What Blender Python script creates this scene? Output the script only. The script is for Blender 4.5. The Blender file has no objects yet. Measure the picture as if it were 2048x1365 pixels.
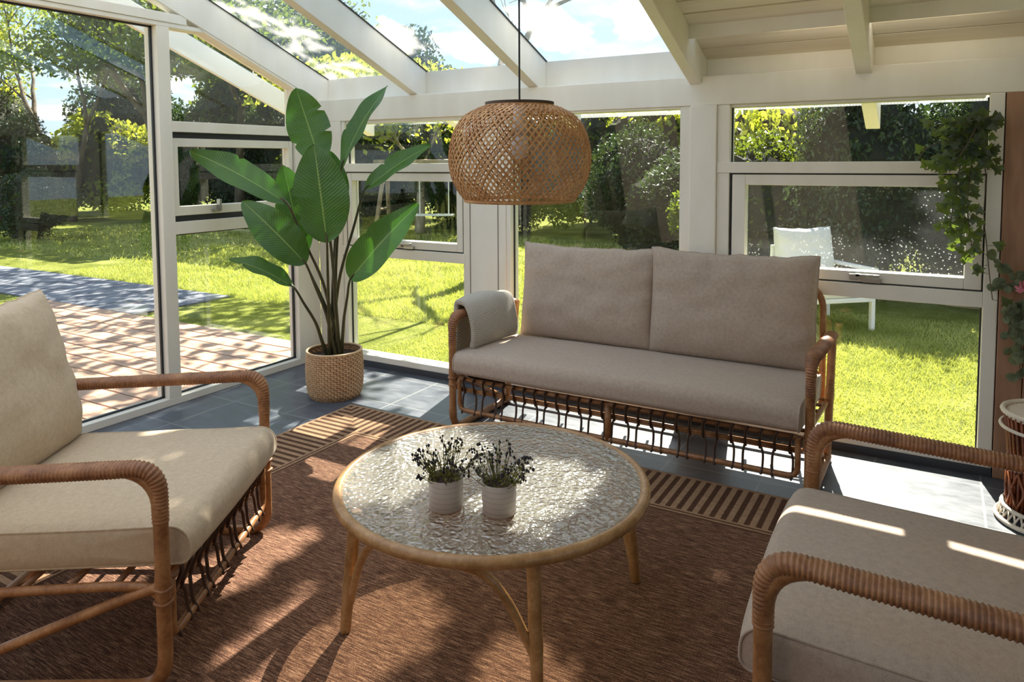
import bpy, bmesh, math, random
import numpy as np
from mathutils import Vector, Matrix, Quaternion, noise

S = bpy.context.scene
COL = S.collection
R = math.radians
PI = math.pi

# ------------------------------------------------------------------ camera model (2048 x 1365)
YAW, PITCH, ROLL, FPX, PYC = -0.529637798, -0.0661710312, -0.00501658823, 1465.22, 421.018
CAM = Vector((3.93563, -3.91397, 1.45))
_cy, _sy = math.cos(YAW), math.sin(YAW)
FW = Vector((_sy * math.cos(PITCH), _cy * math.cos(PITCH), math.sin(PITCH)))
_rt = Vector((_cy, -_sy, 0)); _up = _rt.cross(FW)
RT = _rt * math.cos(ROLL) + _up * math.sin(ROLL)
UP = -_rt * math.sin(ROLL) + _up * math.cos(ROLL)

def at(px, py, d):
    """world point seen at photo pixel (px,py), d metres along the view axis"""
    return CAM + d * (FW + RT * ((px - 1024) / FPX) - UP * ((py - PYC) / FPX))

def onp(px, py, ax, val):
    d = FW + RT * ((px - 1024) / FPX) - UP * ((py - PYC) / FPX)
    return CAM + d * ((val - CAM[ax]) / d[ax])

cd = bpy.data.cameras.new('camera'); cam = bpy.data.objects.new('camera', cd); COL.objects.link(cam)
M = Matrix((RT, UP, -FW)).transposed().to_4x4(); M.translation = CAM
cam.matrix_world = M
cd.sensor_width = 36; cd.lens = 36 * FPX / 2048
cd.shift_x = 0; cd.shift_y = -(682.5 - PYC) / 2048
cd.clip_start = .05; cd.clip_end = 300
S.camera = cam

# ------------------------------------------------------------------ node helpers
class NT:
    def __init__(s, tree): s.t = tree; s.n = tree.nodes; s.l = tree.links
    def add(s, typ, **kw):
        n = s.n.new(typ)
        for k, v in kw.items():
            if k.startswith('i_'):
                key = k[2:]; key = int(key) if key.isdigit() else key.replace('_', ' ')
                s.set(n.inputs[key], v)
            else: setattr(n, k, v)
        return n
    def set(s, sock, v):
        if isinstance(v, bpy.types.NodeSocket): s.l.new(v, sock)
        elif isinstance(v, (tuple, list)) and sock.type == 'RGBA' and len(v) == 3: sock.default_value = (*v, 1)
        else: sock.default_value = v
    def math(s, op, a, b=0.0, c=None, clamp=False):
        n = s.add('ShaderNodeMath', operation=op); n.use_clamp = clamp
        s.set(n.inputs[0], a); s.set(n.inputs[1], b)
        if c is not None: s.set(n.inputs[2], c)
        return n.outputs[0]
    def mix(s, f, a, b, mode='MIX'):
        n = s.add('ShaderNodeMix', data_type='RGBA', blend_type=mode)
        s.set(n.inputs[0], f); s.set(n.inputs[6], a); s.set(n.inputs[7], b)
        return n.outputs[2]
    def ramp(s, f, pts):
        n = s.add('ShaderNodeValToRGB'); e = n.color_ramp.elements
        while len(e) < len(pts): e.new(.5)
        for k, (p, c) in zip(e, pts): k.position = p; k.color = (*c, 1) if len(c) == 3 else c
        s.l.new(f, n.inputs[0]); return n.outputs[0]
    def noise(s, vec, scale, detail=3, rough=.5, dim='3D'):
        n = s.add('ShaderNodeTexNoise', noise_dimensions=dim)
        if vec is not None: s.l.new(vec, n.inputs['Vector'])
        n.inputs['Scale'].default_value = scale; n.inputs['Detail'].default_value = detail; n.inputs['Roughness'].default_value = rough
        return n.outputs[0]
    def wave(s, vec, scale, dist=0, direction='X', typ='BANDS', prof='SIN'):
        n = s.add('ShaderNodeTexWave', wave_type=typ, wave_profile=prof)
        if typ == 'BANDS': n.bands_direction = direction
        s.l.new(vec, n.inputs['Vector']); n.inputs['Scale'].default_value = scale; n.inputs['Distortion'].default_value = dist
        return n.outputs[1]
    def obj(s): return s.add('ShaderNodeTexCoord').outputs['Object']
    def uv(s): return s.add('ShaderNodeTexCoord').outputs['UV']
    def scale(s, vec, sc):
        n = s.add('ShaderNodeMapping'); s.l.new(vec, n.inputs[0]); n.inputs['Scale'].default_value = sc; return n.outputs[0]
    def sep(s, vec):
        n = s.add('ShaderNodeSeparateXYZ'); s.l.new(vec, n.inputs[0]); return n.outputs
    def bump(s, h, strength=.3, dist=.01):
        n = s.add('ShaderNodeBump'); s.l.new(h, n.inputs['Height']); n.inputs['Strength'].default_value = strength; n.inputs['Distance'].default_value = dist
        return n.outputs[0]

def material(name):
    m = bpy.data.materials.new(name); m.use_nodes = True
    t = NT(m.node_tree); t.n.clear()
    out = t.add('ShaderNodeOutputMaterial')
    return m, t, out

def schlick(t, f0, normal=None):
    g = t.add('ShaderNodeNewGeometry')
    d = t.add('ShaderNodeVectorMath', operation='DOT_PRODUCT'); t.l.new(g.outputs['Incoming'], d.inputs[0]); t.l.new(normal if normal is not None else g.outputs['Normal'], d.inputs[1])
    c = t.math('SUBTRACT', 1, t.math('ABSOLUTE', d.outputs['Value']), clamp=True)
    return t.math('ADD', f0, t.math('MULTIPLY', t.math('POWER', c, 5), 1 - f0), clamp=True)

def pbr(name, color, rough=.6, build=None, spec=.5, metallic=0, sheen=0):
    """principled; build(t, b) may drive its sockets with procedural nodes"""
    m, t, out = material(name)
    b = t.add('ShaderNodeBsdfPrincipled')
    b.inputs['Base Color'].default_value = (*color, 1); b.inputs['Roughness'].default_value = rough
    b.inputs['Specular IOR Level'].default_value = spec; b.inputs['Metallic'].default_value = metallic
    if sheen: b.inputs['Sheen Weight'].default_value = sheen
    t.l.new(b.outputs[0], out.inputs[0])
    if build: build(t, b)
    return m

def rgb(r, g, b):
    f = lambda v: (v / 255 / 12.92) if v / 255 <= .04045 else ((v / 255 + .055) / 1.055) ** 2.4
    return (f(r), f(g), f(b))

def vary(c1, c2, scale, detail=4, stretch=None, bump=0, bdist=.005):
    def b(t, p):
        v = t.obj()
        if stretch: v = t.scale(v, stretch)
        n = t.noise(v, scale, detail)
        t.set(p.inputs['Base Color'], t.ramp(n, [(.3, c1), (.7, c2)]))
        if bump: t.set(p.inputs['Normal'], t.bump(n, bump, bdist))
    return b

MAT = {}
MAT['white'] = pbr('white_painted_wood', rgb(232, 226, 212), .42, vary(rgb(236, 228, 211), rgb(245, 239, 226), 6, 5, (1, 1, .3), .05, .002))
MAT['white_out'] = pbr('white_outdoor_paint', rgb(240, 238, 232), .5)
MAT['gasket'] = pbr('black_rubber_gasket', rgb(40, 42, 45), .5)
MAT['plank_cream'] = pbr('cream_ceiling_boards', rgb(228, 218, 198), .5, vary(rgb(234, 222, 200), rgb(246, 238, 222), 3, 6, (.4, 8, 8), .06, .002))
MAT['groove'] = pbr('board_groove', rgb(84, 68, 52), .8)
MAT['skirt'] = pbr('dark_slate_skirting', rgb(62, 64, 70), .5)
MAT['metal'] = pbr('brushed_metal_fitting', rgb(175, 172, 165), .35, metallic=.8)

def brown_wall(t, b):
    v = t.obj(); n = t.noise(t.scale(v, (3, 3, .5)), 9, 6)
    t.set(b.inputs['Base Color'], t.ramp(n, [(.3, rgb(148, 108, 82)), (.7, rgb(176, 134, 104))]))
    t.set(b.inputs['Normal'], t.bump(n, .15, .004))
MAT['brown_wall'] = pbr('red_brown_stained_board', rgb(140, 90, 64), .6, brown_wall)
MAT['plaster_dk'] = pbr('taupe_plaster', rgb(120, 106, 92), .8, vary(rgb(112, 98, 84), rgb(128, 114, 100), 3))
MAT['plaster'] = pbr('warm_white_plaster', rgb(225, 216, 200), .8, vary(rgb(220, 210, 193), rgb(230, 222, 207), 3))

def tiles(t, b):
    x, y, z = t.sep(t.obj())
    P = .43
    fx = t.math('FRACT', t.math('DIVIDE', t.math('ADD', x, -4.13 + 43), P)); fy = t.math('FRACT', t.math('DIVIDE', t.math('ADD', y, .13 + 43), P))
    e = lambda f: t.math('MINIMUM', f, t.math('SUBTRACT', 1, f))
    m = t.math('MINIMUM', e(fx), e(fy))
    g = t.math('LESS_THAN', m, .011)
    v = t.obj()
    n = t.noise(t.scale(v, (1.2, 3, 1)), 5, 8, .65)
    cell = t.add('ShaderNodeTexWhiteNoise', noise_dimensions='2D')
    cm = t.add('ShaderNodeCombineXYZ'); t.set(cm.inputs[0], t.math('FLOOR', t.math('DIVIDE', t.math('ADD', x, -4.13 + 43), P))); t.set(cm.inputs[1], t.math('FLOOR', t.math('DIVIDE', t.math('ADD', y, .13 + 43), P)))
    t.l.new(cm.outputs[0], cell.inputs[0])
    c = t.ramp(n, [(.25, rgb(62, 67, 76)), (.5, rgb(84, 89, 98)), (.75, rgb(108, 112, 120))])
    c = t.mix(t.math('MULTIPLY', cell.outputs[0], .25), c, rgb(66, 71, 80))
    t.set(b.inputs['Base Color'], t.mix(g, c, rgb(120, 122, 122)))
    t.set(b.inputs['Normal'], t.bump(t.math('ADD', t.math('MULTIPLY', g, -.6), t.math('MULTIPLY', n, .5)), .25, .004))
    t.set(b.inputs['Roughness'], t.math('ADD', t.math('MULTIPLY', n, .25), .22))
MAT['tiles'] = pbr('blue_grey_slate_tiles', (.2, .2, .22), .35, tiles)

RUG = (.935, 3.95, -3.75, -.70)
def rug(t, b):
    v = t.obj(); x, y, z = t.sep(v)
    dl = t.math('SUBTRACT', x, RUG[0]); dr = t.math('SUBTRACT', RUG[1], x)
    db = t.math('SUBTRACT', RUG[3], y); df = t.math('SUBTRACT', y, RUG[2])
    dx = t.math('MINIMUM', dl, dr); dy = t.math('MINIMUM', db, df); d = t.math('MINIMUM', dx, dy)
    side = t.math('LESS_THAN', dx, dy)
    st = lambda s: t.math('GREATER_THAN', t.math('FRACT', t.math('DIVIDE', t.math('ADD', s, 20), .046)), .52)
    stripe = t.math('ADD', t.math('MULTIPLY', side, st(y)), t.math('MULTIPLY', t.math('SUBTRACT', 1, side), st(x)))
    band = t.math('MULTIPLY', t.math('GREATER_THAN', d, .02), t.math('LESS_THAN', d, .325))
    line = t.math('MULTIPLY', t.math('GREATER_THAN', d, .338), t.math('LESS_THAN', d, .348))
    line2 = t.math('MULTIPLY', t.math('GREATER_THAN', d, .360), t.math('LESS_THAN', d, .372))
    n1 = t.noise(t.scale(v, (5, 60, 1)), 3.2, 5, .7)
    n2 = t.noise(v, 260, 2, .5)
    n = t.math('ADD', t.math('MULTIPLY', n1, .7), t.math('MULTIPLY', n2, .3))
    field = t.ramp(n, [(.38, rgb(60, 39, 30)), (.5, rgb(116, 80, 60)), (.62, rgb(184, 142, 112))])
    light = t.ramp(n, [(.36, rgb(142, 106, 78)), (.6, rgb(196, 158, 122))])
    dark = t.ramp(n, [(.36, rgb(70, 44, 30)), (.6, rgb(108, 74, 52))])
    bord = t.mix(stripe, light, dark)
    c = t.mix(t.math('LESS_THAN', d, .372), field, light)
    c = t.mix(band, c, bord)
    c = t.mix(t.math('ADD', line, line2), c, dark)
    t.set(b.inputs['Base Color'], c)
    weave = t.wave(v, 95, 1.2, 'Y')
    h = t.math('ADD', t.math('MULTIPLY', t.math('MULTIPLY', stripe, band), -1.2), t.math('ADD', t.math('MULTIPLY', n, .8), t.math('MULTIPLY', weave, .3)))
    t.set(b.inputs['Normal'], t.bump(h, .7, .006))
MAT['rug'] = pbr('brown_flatweave_rug', (.2, .1, .07), .9, rug, spec=.2)

def fabric(name, c1, c2):
    def f(t, b):
        v = t.obj()
        n = t.noise(v, 420, 2, .6); w = t.noise(v, 60, 3, .6)
        k = t.math('ADD', t.math('MULTIPLY', n, .6), t.math('MULTIPLY', w, .4))
        t.set(b.inputs['Base Color'], t.ramp(k, [(.35, c1), (.65, c2)]))
        t.set(b.inputs['Normal'], t.bump(n, .25, .002))
    return pbr(name, c2, .92, f, spec=.15, sheen=.15)
MAT['taupe'] = fabric('taupe_canvas', rgb(170, 150, 133), rgb(196, 177, 158))
MAT['beige'] = fabric('beige_canvas', rgb(190, 168, 140), rgb(216, 196, 168))

def rattan_f(c1, c2, c3):
    def f(t, b):
        v = t.obj(); n = t.noise(t.scale(v, (1, 1, 1)), 14, 5, .6); n2 = t.noise(v, 90, 3)
        k = t.math('ADD', t.math('MULTIPLY', n, .7), t.math('MULTIPLY', n2, .3))
        t.set(b.inputs['Base Color'], t.ramp(k, [(.32, c1), (.5, c2), (.68, c3)]))
        t.set(b.inputs['Normal'], t.bump(k, .15, .003))
    return f
MAT['rattan'] = pbr('varnished_rattan_pole', (.3, .17, .08), .38, rattan_f(rgb(120, 76, 42), rgb(160, 110, 68), rgb(188, 140, 94)))
MAT['rattan_lt'] = pbr('honey_rattan_pole', (.4, .25, .12), .34, rattan_f(rgb(138, 98, 56), rgb(172, 129, 82), rgb(198, 158, 110)))
MAT['wrap'] = pbr('rattan_binding', (.3, .17, .08), .48, rattan_f(rgb(112, 70, 44), rgb(152, 102, 66), rgb(182, 132, 90)))
MAT['cane_dk'] = pbr('dark_cane_strip', rgb(70, 46, 32), .5)
MAT['cane_lt'] = pbr('woven_bamboo_strip', rgb(196, 142, 88), .5, rattan_f(rgb(166, 112, 62), rgb(198, 146, 92), rgb(222, 176, 120)))
MAT['cord'] = pbr('black_lamp_cord', rgb(25, 24, 24), .5)
MAT['lamp_int'] = pbr('white_lamp_socket', rgb(225, 222, 225), .4)
def basketf(t, b):
    v = t.obj(); x, y, z = t.sep(v); n = t.noise(v, 40, 4)
    an = t.math('MULTIPLY', t.math('ARCTAN2', y, x), 30 / (2 * PI))
    row = t.math('MULTIPLY', z, 22 / .285)
    odd = t.math('MULTIPLY', t.math('MODULO', t.math('FLOOR', row), 2), .5)
    col = t.math('ABSOLUTE', t.math('SUBTRACT', t.math('FRACT', t.math('ADD', t.math('ADD', an, 100), odd)), .5))
    rw = t.math('ABSOLUTE', t.math('SUBTRACT', t.math('FRACT', row), .5))
    gap = t.math('MAXIMUM', t.math('GREATER_THAN', rw, .40), t.math('GREATER_THAN', col, .43))
    c = t.ramp(n, [(.3, rgb(196, 148, 102)), (.7, rgb(224, 184, 138))])
    t.set(b.inputs['Base Color'], t.mix(t.math('MULTIPLY', gap, .85), c, rgb(92, 60, 36)))  # shade in the weave crevices is mixed into the colour
    t.set(b.inputs['Normal'], t.bump(t.math('MULTIPLY', gap, -1), .6, .006))
MAT['seagrass'] = pbr('woven_seagrass', rgb(200, 150, 100), .7, basketf)
MAT['seagrass_rim'] = pbr('pale_seagrass_rim', rgb(222, 188, 146), .7)
MAT['soil'] = pbr('dark_potting_soil', rgb(48, 34, 28), .95, vary(rgb(30, 22, 18), rgb(84, 60, 50), 60, 4, None, .6, .01))
def ceramic(t, b):
    x, y, z = t.sep(t.obj())
    w = t.math('GREATER_THAN', t.math('FRACT', t.math('MULTIPLY', z, 62)), .86)
    t.set(b.inputs['Base Color'], t.mix(w, rgb(196, 184, 172), rgb(176, 163, 150)))
    t.set(b.inputs['Normal'], t.bump(t.math('MULTIPLY', w, -1), .4, .003))
MAT['ceramic'] = pbr('pale_stoneware', rgb(196, 184, 172), .5, ceramic)
MAT['red_cane'] = pbr('red_brown_wicker', rgb(120, 60, 30), .4, rattan_f(rgb(86, 38, 18), rgb(136, 68, 34), rgb(170, 96, 52)))
MAT['cane_white'] = pbr('cream_wicker_rim', rgb(236, 220, 198), .5)

def leafmat(name, c1, c2, trans, tcol, rough=.45, veins=False, nscale=3):
    m, t, out = material(name)
    b = t.add('ShaderNodeBsdfPrincipled'); b.inputs['Roughness'].default_value = rough
    n = t.noise(t.obj(), nscale, 3)
    c = t.ramp(n, [(.35, c1), (.65, c2)])
    if veins:
        u, v, w = t.sep(t.uv())
        au = t.math('ABSOLUTE', t.math('SUBTRACT', u, .5))
        mid = t.math('LESS_THAN', au, .016)
        sv = t.math('SINE', t.math('MULTIPLY', t.math('SUBTRACT', v, t.math('MULTIPLY', au, .35)), 190))
        c = t.mix(t.math('MULTIPLY', t.math('ADD', sv, 1), .07), c, rgb(110, 140, 60))
        c = t.mix(t.math('MULTIPLY', mid, .7), c, rgb(150, 170, 90))
        t.set(b.inputs['Normal'], t.bump(sv, .18, .003))
    t.set(b.inputs['Base Color'], c)
    tr = t.add('ShaderNodeBsdfTranslucent'); t.set(tr.inputs[0], tcol)
    mx = t.add('ShaderNodeMixShader'); mx.inputs[0].default_value = trans
    t.l.new(b.outputs[0], mx.inputs[1]); t.l.new(tr.outputs[0], mx.inputs[2]); t.l.new(mx.outputs[0], out.inputs[0])
    return m
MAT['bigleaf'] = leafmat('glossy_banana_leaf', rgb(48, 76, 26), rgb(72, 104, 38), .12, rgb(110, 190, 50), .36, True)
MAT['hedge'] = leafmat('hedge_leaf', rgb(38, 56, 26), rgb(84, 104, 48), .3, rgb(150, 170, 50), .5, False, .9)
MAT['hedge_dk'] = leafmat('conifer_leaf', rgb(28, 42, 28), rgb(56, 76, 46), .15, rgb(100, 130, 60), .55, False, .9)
MAT['hedge_lt'] = leafmat('sunny_leaf', rgb(96, 116, 40), rgb(170, 180, 70), .45, rgb(215, 220, 70), .5, False, 1.2)  # pale leaf colour; also stands in for foliage lit by the sun
MAT['ivy'] = leafmat('ivy_leaf', rgb(14, 26, 16), rgb(28, 46, 24), .17, rgb(205, 235, 90), .4, False, 8)
MAT['sprig'] = leafmat('olive_sprig', rgb(70, 70, 30), rgb(120, 116, 56), .3, rgb(170, 170, 70), .6, False, 20)
MAT['bud'] = pbr('dark_purple_bud', rgb(36, 26, 32), .7)
MAT['eucalyptus'] = leafmat('eucalyptus_leaf', rgb(70, 84, 60), rgb(120, 128, 96), .2, rgb(170, 180, 120), .6, False, 20)
MAT['petal'] = pbr('pink_petal', rgb(206, 90, 110), .6, vary(rgb(190, 50, 84), rgb(240, 170, 180), 14))
MAT['stem_green'] = pbr('dark_leaf_stalk', rgb(52, 50, 26), .45, vary(rgb(36, 40, 20), rgb(88, 76, 40), 5))
MAT['bark'] = pbr('grey_brown_bark', rgb(86, 74, 60), .9, vary(rgb(60, 50, 40), rgb(120, 106, 88), 9, 6, (1, 1, .3), .6, .03))
MAT['bark_lt'] = pbr('pale_bark', rgb(170, 155, 130), .9, vary(rgb(120, 106, 84), rgb(200, 186, 158), 7, 6, (1, 1, .4), .5, .03))
MAT['wood_grey'] = pbr('weathered_timber', rgb(150, 128, 100), .8, vary(rgb(120, 100, 76), rgb(176, 156, 126), 8, 5, (1, 1, .2)))

def grass_ground(t, b):
    v = t.obj(); n = t.noise(v, 1.6, 5, .6); n2 = t.noise(v, 40, 4, .7)
    k = t.math('ADD', t.math('MULTIPLY', n, .5), t.math('MULTIPLY', n2, .5))
    t.set(b.inputs['Base Color'], t.ramp(k, [(.34, rgb(90, 104, 40)), (.5, rgb(146, 154, 66)), (.66, rgb(196, 196, 116))]))
    t.set(b.inputs['Normal'], t.bump(n2, 1, .06))
MAT['lawn'] = pbr('mown_lawn', (.2, .3, .05), .95, grass_ground, spec=.1)
MAT['grass'] = leafmat('grass_blade', rgb(116, 130, 54), rgb(200, 202, 126), .34, rgb(214, 220, 96), .6, False, 1.4)

def deckf(t, b):
    v = t.obj(); x, y, z = t.sep(v)
    row = t.math('FLOOR', t.math('DIVIDE', t.math('ADD', y, 40.4), .2))
    wn = t.add('ShaderNodeTexWhiteNoise', noise_dimensions='1D'); t.set(wn.inputs['W'], row)
    n = t.noise(t.scale(v, (1.5, 14, 14)), 3, 6, .65)
    c = t.ramp(n, [(.3, rgb(160, 122, 100)), (.7, rgb(216, 178, 150))])
    t.set(b.inputs['Base Color'], t.mix(t.math('MULTIPLY', wn.outputs[0], .35), c, rgb(186, 152, 130)))
MAT['deck_under'] = pbr('deck_shade_sheet', rgb(40, 32, 28), .9)  # near-black colour stands in for the shade under the boards
MAT['deck'] = pbr('oiled_larch_board', (.4, .25, .15), .7, deckf)
MAT['path'] = pbr('grey_paving', rgb(140, 142, 150), .85, vary(rgb(92, 96, 108), rgb(144, 146, 154), 4, 6, None, .3, .01))

def pane(name, k=1.5, dirt=0.0, tint=(.94, .96, .95)):
    m, t, out = material(name)
    tr = t.add('ShaderNodeBsdfTransparent'); tr.inputs[0].default_value = (*tint, 1)
    gl = t.add('ShaderNodeBsdfGlossy'); gl.inputs['Roughness'].default_value = 0.0
    mx = t.add('ShaderNodeMixShader')
    t.set(mx.inputs[0], schlick(t, .04 * k))
    t.l.new(tr.outputs[0], mx.inputs[1]); t.l.new(gl.outputs[0], mx.inputs[2])
    res = mx.outputs[0]
    if dirt:
        v = t.obj()
        vo = t.add('ShaderNodeTexVoronoi', feature='F1'); t.l.new(v, vo.inputs['Vector']); vo.inputs['Scale'].default_value = 55
        spots = t.math('LESS_THAN', vo.outputs['Distance'], .2)
        blot = t.math('GREATER_THAN', t.noise(v, 5, 4, .7), .5)
        f = t.math('MULTIPLY', t.math('MULTIPLY', spots, blot), dirt)
        f = t.math('ADD', f, t.math('MULTIPLY', t.noise(v, 12, 6, .75), dirt * .12))
        df = t.add('ShaderNodeBsdfTranslucent'); df.inputs[0].default_value = (.9, .9, .88, 1)
        m2 = t.add('ShaderNodeMixShader'); t.set(m2.inputs[0], f)
        t.l.new(res, m2.inputs[1]); t.l.new(df.outputs[0], m2.inputs[2]); res = m2.outputs[0]
    t.l.new(res, out.inputs[0])
    return m
MAT['pane'] = pane('clear_double_glazing', 1.0)
MAT['pane_left'] = pane('coated_glazing', 1.7)
MAT['pane_dirty'] = pane('water_spotted_glazing', 1.0, .2)
def roofpane():
    m, t, out = material('twinwall_roof_sheet')
    tr = t.add('ShaderNodeBsdfTransparent'); tr.inputs[0].default_value = (.93, .955, .97, 1)
    tl = t.add('ShaderNodeBsdfTranslucent'); tl.inputs[0].default_value = (.95, .95, .93, 1)
    x, y, z = t.sep(t.obj())
    rib = t.math('GREATER_THAN', t.math('FRACT', t.math('MULTIPLY', x, 60)), .8)
    f = t.math('ADD', .09, t.math('MULTIPLY', rib, .05))
    mx = t.add('ShaderNodeMixShader'); t.set(mx.inputs[0], f)
    t.l.new(tr.outputs[0], mx.inputs[1]); t.l.new(tl.outputs[0], mx.inputs[2]); t.l.new(mx.outputs[0], out.inputs[0])
    return m
MAT['roofpane'] = roofpane()
def tableglass():
    m, t, out = material('hammered_table_glass')
    v = t.obj()
    vo = t.add('ShaderNodeTexVoronoi', feature='SMOOTH_F1'); vo.inputs['Scale'].default_value = 64
    nz = t.add('ShaderNodeTexNoise'); nz.inputs['Scale'].default_value = 18; t.l.new(v, nz.inputs['Vector'])
    vm = t.add('ShaderNodeVectorMath', operation='MULTIPLY_ADD'); t.l.new(nz.outputs['Color'], vm.inputs[0]); vm.inputs[1].default_value = (.05, .05, .05); t.l.new(v, vm.inputs[2])
    t.l.new(vm.outputs[0], vo.inputs['Vector'])
    bmp = t.bump(t.math('ADD', vo.outputs['Distance'], t.math('MULTIPLY', t.noise(v, 30, 3), .6)), .55, .02)
    gl = t.add('ShaderNodeBsdfGlossy'); gl.inputs['Roughness'].default_value = .08; t.l.new(bmp, gl.inputs['Normal'])
    rf = t.add('ShaderNodeBsdfTransparent'); rf.inputs[0].default_value = (.92, .88, .76, 1)
    td = t.add('ShaderNodeBsdfDiffuse'); td.inputs[0].default_value = (.84, .80, .64, 1); t.l.new(bmp, td.inputs['Normal'])
    tt = t.add('ShaderNodeBsdfTranslucent'); tt.inputs[0].default_value = (.9, .85, .66, 1)
    tl = t.add('ShaderNodeMixShader'); t.l.new(td.outputs[0], tl.inputs[1]); t.l.new(tt.outputs[0], tl.inputs[2])
    m0 = t.add('ShaderNodeMixShader'); m0.inputs[0].default_value = .42; t.l.new(rf.outputs[0], m0.inputs[1]); t.l.new(tl.outputs[0], m0.inputs[2])
    mx = t.add('ShaderNodeMixShader'); t.set(mx.inputs[0], schlick(t, .22, bmp))
    t.l.new(m0.outputs[0], mx.inputs[1]); t.l.new(gl.outputs[0], mx.inputs[2]); t.l.new(mx.outputs[0], out.inputs[0])
    return m
MAT['tableglass'] = tableglass()
def throwm(t, b):
    u, v, w = t.sep(t.uv())
    z = t.math('PINGPONG', t.math('MULTIPLY', u, 30), 1)
    h = t.math('SINE', t.math('MULTIPLY', t.math('ADD', v, t.math('MULTIPLY', z, .012)), 520))
    n = t.noise(t.obj(), 200, 2)
    k = t.math('ADD', t.math('MULTIPLY', t.math('ADD', h, 1), .3), t.math('MULTIPLY', n, .4))
    t.set(b.inputs['Base Color'], t.ramp(k, [(.2, rgb(140, 130, 114)), (.75, rgb(216, 206, 188))]))
    t.set(b.inputs['Normal'], t.bump(k, .5, .004))
MAT['throw'] = pbr('grey_herringbone_wool', rgb(160, 156, 140), .95, throwm, spec=.1, sheen=.3)

# ------------------------------------------------------------------ mesh helpers
class MB:
    def __init__(s): s.v = []; s.f = []; s.uv = {}
    def add(s, vs, fs, uvs=None):
        o = len(s.v); s.v += [tuple(v) for v in vs]
        for f in fs: s.f.append(tuple(i + o for i in f))
        if uvs:
            for i, u in enumerate(uvs): s.uv[o + i] = u
        return s
    def box(s, x0, x1, y0, y1, z0, z1):
        x0, x1 = sorted((x0, x1)); y0, y1 = sorted((y0, y1)); z0, z1 = sorted((z0, z1))
        vs = [(x0, y0, z0), (x1, y0, z0), (x1, y1, z0), (x0, y1, z0), (x0, y0, z1), (x1, y0, z1), (x1, y1, z1), (x0, y1, z1)]
        return s.add(vs, [(0, 3, 2, 1), (4, 5, 6, 7), (0, 1, 5, 4), (1, 2, 6, 5), (2, 3, 7, 6), (3, 0, 4, 7)])
    def prism(s, poly, axis, a, b):
        """poly: 2D pts in the other two axes; extruded along axis from a to b"""
        def P(p, h):
            q = list(p); q.insert(axis, h); return tuple(q)
        n = len(poly); vs = [P(p, a) for p in poly] + [P(p, b) for p in poly]
        fs = [tuple(range(n))[::-1], tuple(range(n, 2 * n))] + [(i, (i + 1) % n, n + (i + 1) % n, n + i) for i in range(n)]
        return s.add(vs, fs)
    def tube(s, path, r, n=10, closed=False, flat=1.0, side=None, caps=True):
        """r: number or list; flat: width factor along 'side' direction"""
        P = [Vector(p) for p in path]; m = len(P)
        rr = [r] * m if not hasattr(r, '__len__') else r
        ff = [flat] * m if not hasattr(flat, '__len__') else flat
        T = []
        for i in range(m):
            a = P[(i - 1) % m] if closed or i > 0 else P[i]; b = P[(i + 1) % m] if closed or i < m - 1 else P[i]
            t = b - a; T.append(t.normalized() if t.length > 1e-9 else Vector((0, 0, 1)))
        u = Vector(side) if side is not None else (Vector((0, 0, 1)) if abs(T[0].z) < .9 else Vector((1, 0, 0)))
        vs = []
        for i in range(m):
            u = (Vector(side) if side is not None else u)
            u = u - T[i] * u.dot(T[i])
            if u.length < 1e-6: u = T[i].orthogonal()
            u.normalize(); w = T[i].cross(u)
            for k in range(n):
                a = 2 * PI * k / n
                vs.append(P[i] + (u * math.cos(a) * ff[i] + w * math.sin(a)) * rr[i])
        fs = []
        for i in range(m if closed else m - 1):
            j = (i + 1) % m
            for k in range(n):
                l = (k + 1) % n; fs.append((i * n + k, i * n + l, j * n + l, j * n + k))
        if not closed and caps:
            fs.append(tuple(range(n))[::-1]); fs.append(tuple((m - 1) * n + k for k in range(n)))
        return s.add(vs, fs)
    def lathe(s, prof, n=32, c=(0, 0, 0), close=False):
        vs = []; m = len(prof)
        for (r, z) in prof:
            for k in range(n):
                a = 2 * PI * k / n; vs.append((c[0] + r * math.cos(a), c[1] + r * math.sin(a), c[2] + z))
        fs = []
        for i in range(m if close else m - 1):
            j = (i + 1) % m
            for k in range(n):
                l = (k + 1) % n; fs.append((i * n + k, i * n + l, j * n + l, j * n + k))
        return s.add(vs, fs)
    def xform(s, M):
        s.v = [tuple(M @ Vector(v)) for v in s.v]; return s
    def build(s, name, mat, parent=None, smooth=False, bevel=0, fix=True):
        me = bpy.data.meshes.new(name); me.from_pydata(s.v, [], s.f); 
        if s.uv:
            ul = me.uv_layers.new(name='UVMap')
            for lp in me.loops: ul.data[lp.index].uv = s.uv.get(lp.vertex_index, (0, 0))
        if fix:
            bm = bmesh.new(); bm.from_mesh(me); bmesh.ops.recalc_face_normals(bm, faces=bm.faces); bm.to_mesh(me); bm.free()
        me.materials.append(mat)
        if smooth: me.polygons.foreach_set('use_smooth', [True] * len(me.polygons))
        o = bpy.data.objects.new(name, me); COL.objects.link(o)
        if bevel:
            b = o.modifiers.new('bevel', 'BEVEL'); b.width = bevel; b.segments = 2; b.limit_method = 'ANGLE'; b.angle_limit = R(40)
        if parent: o.parent = parent
        return o

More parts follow.
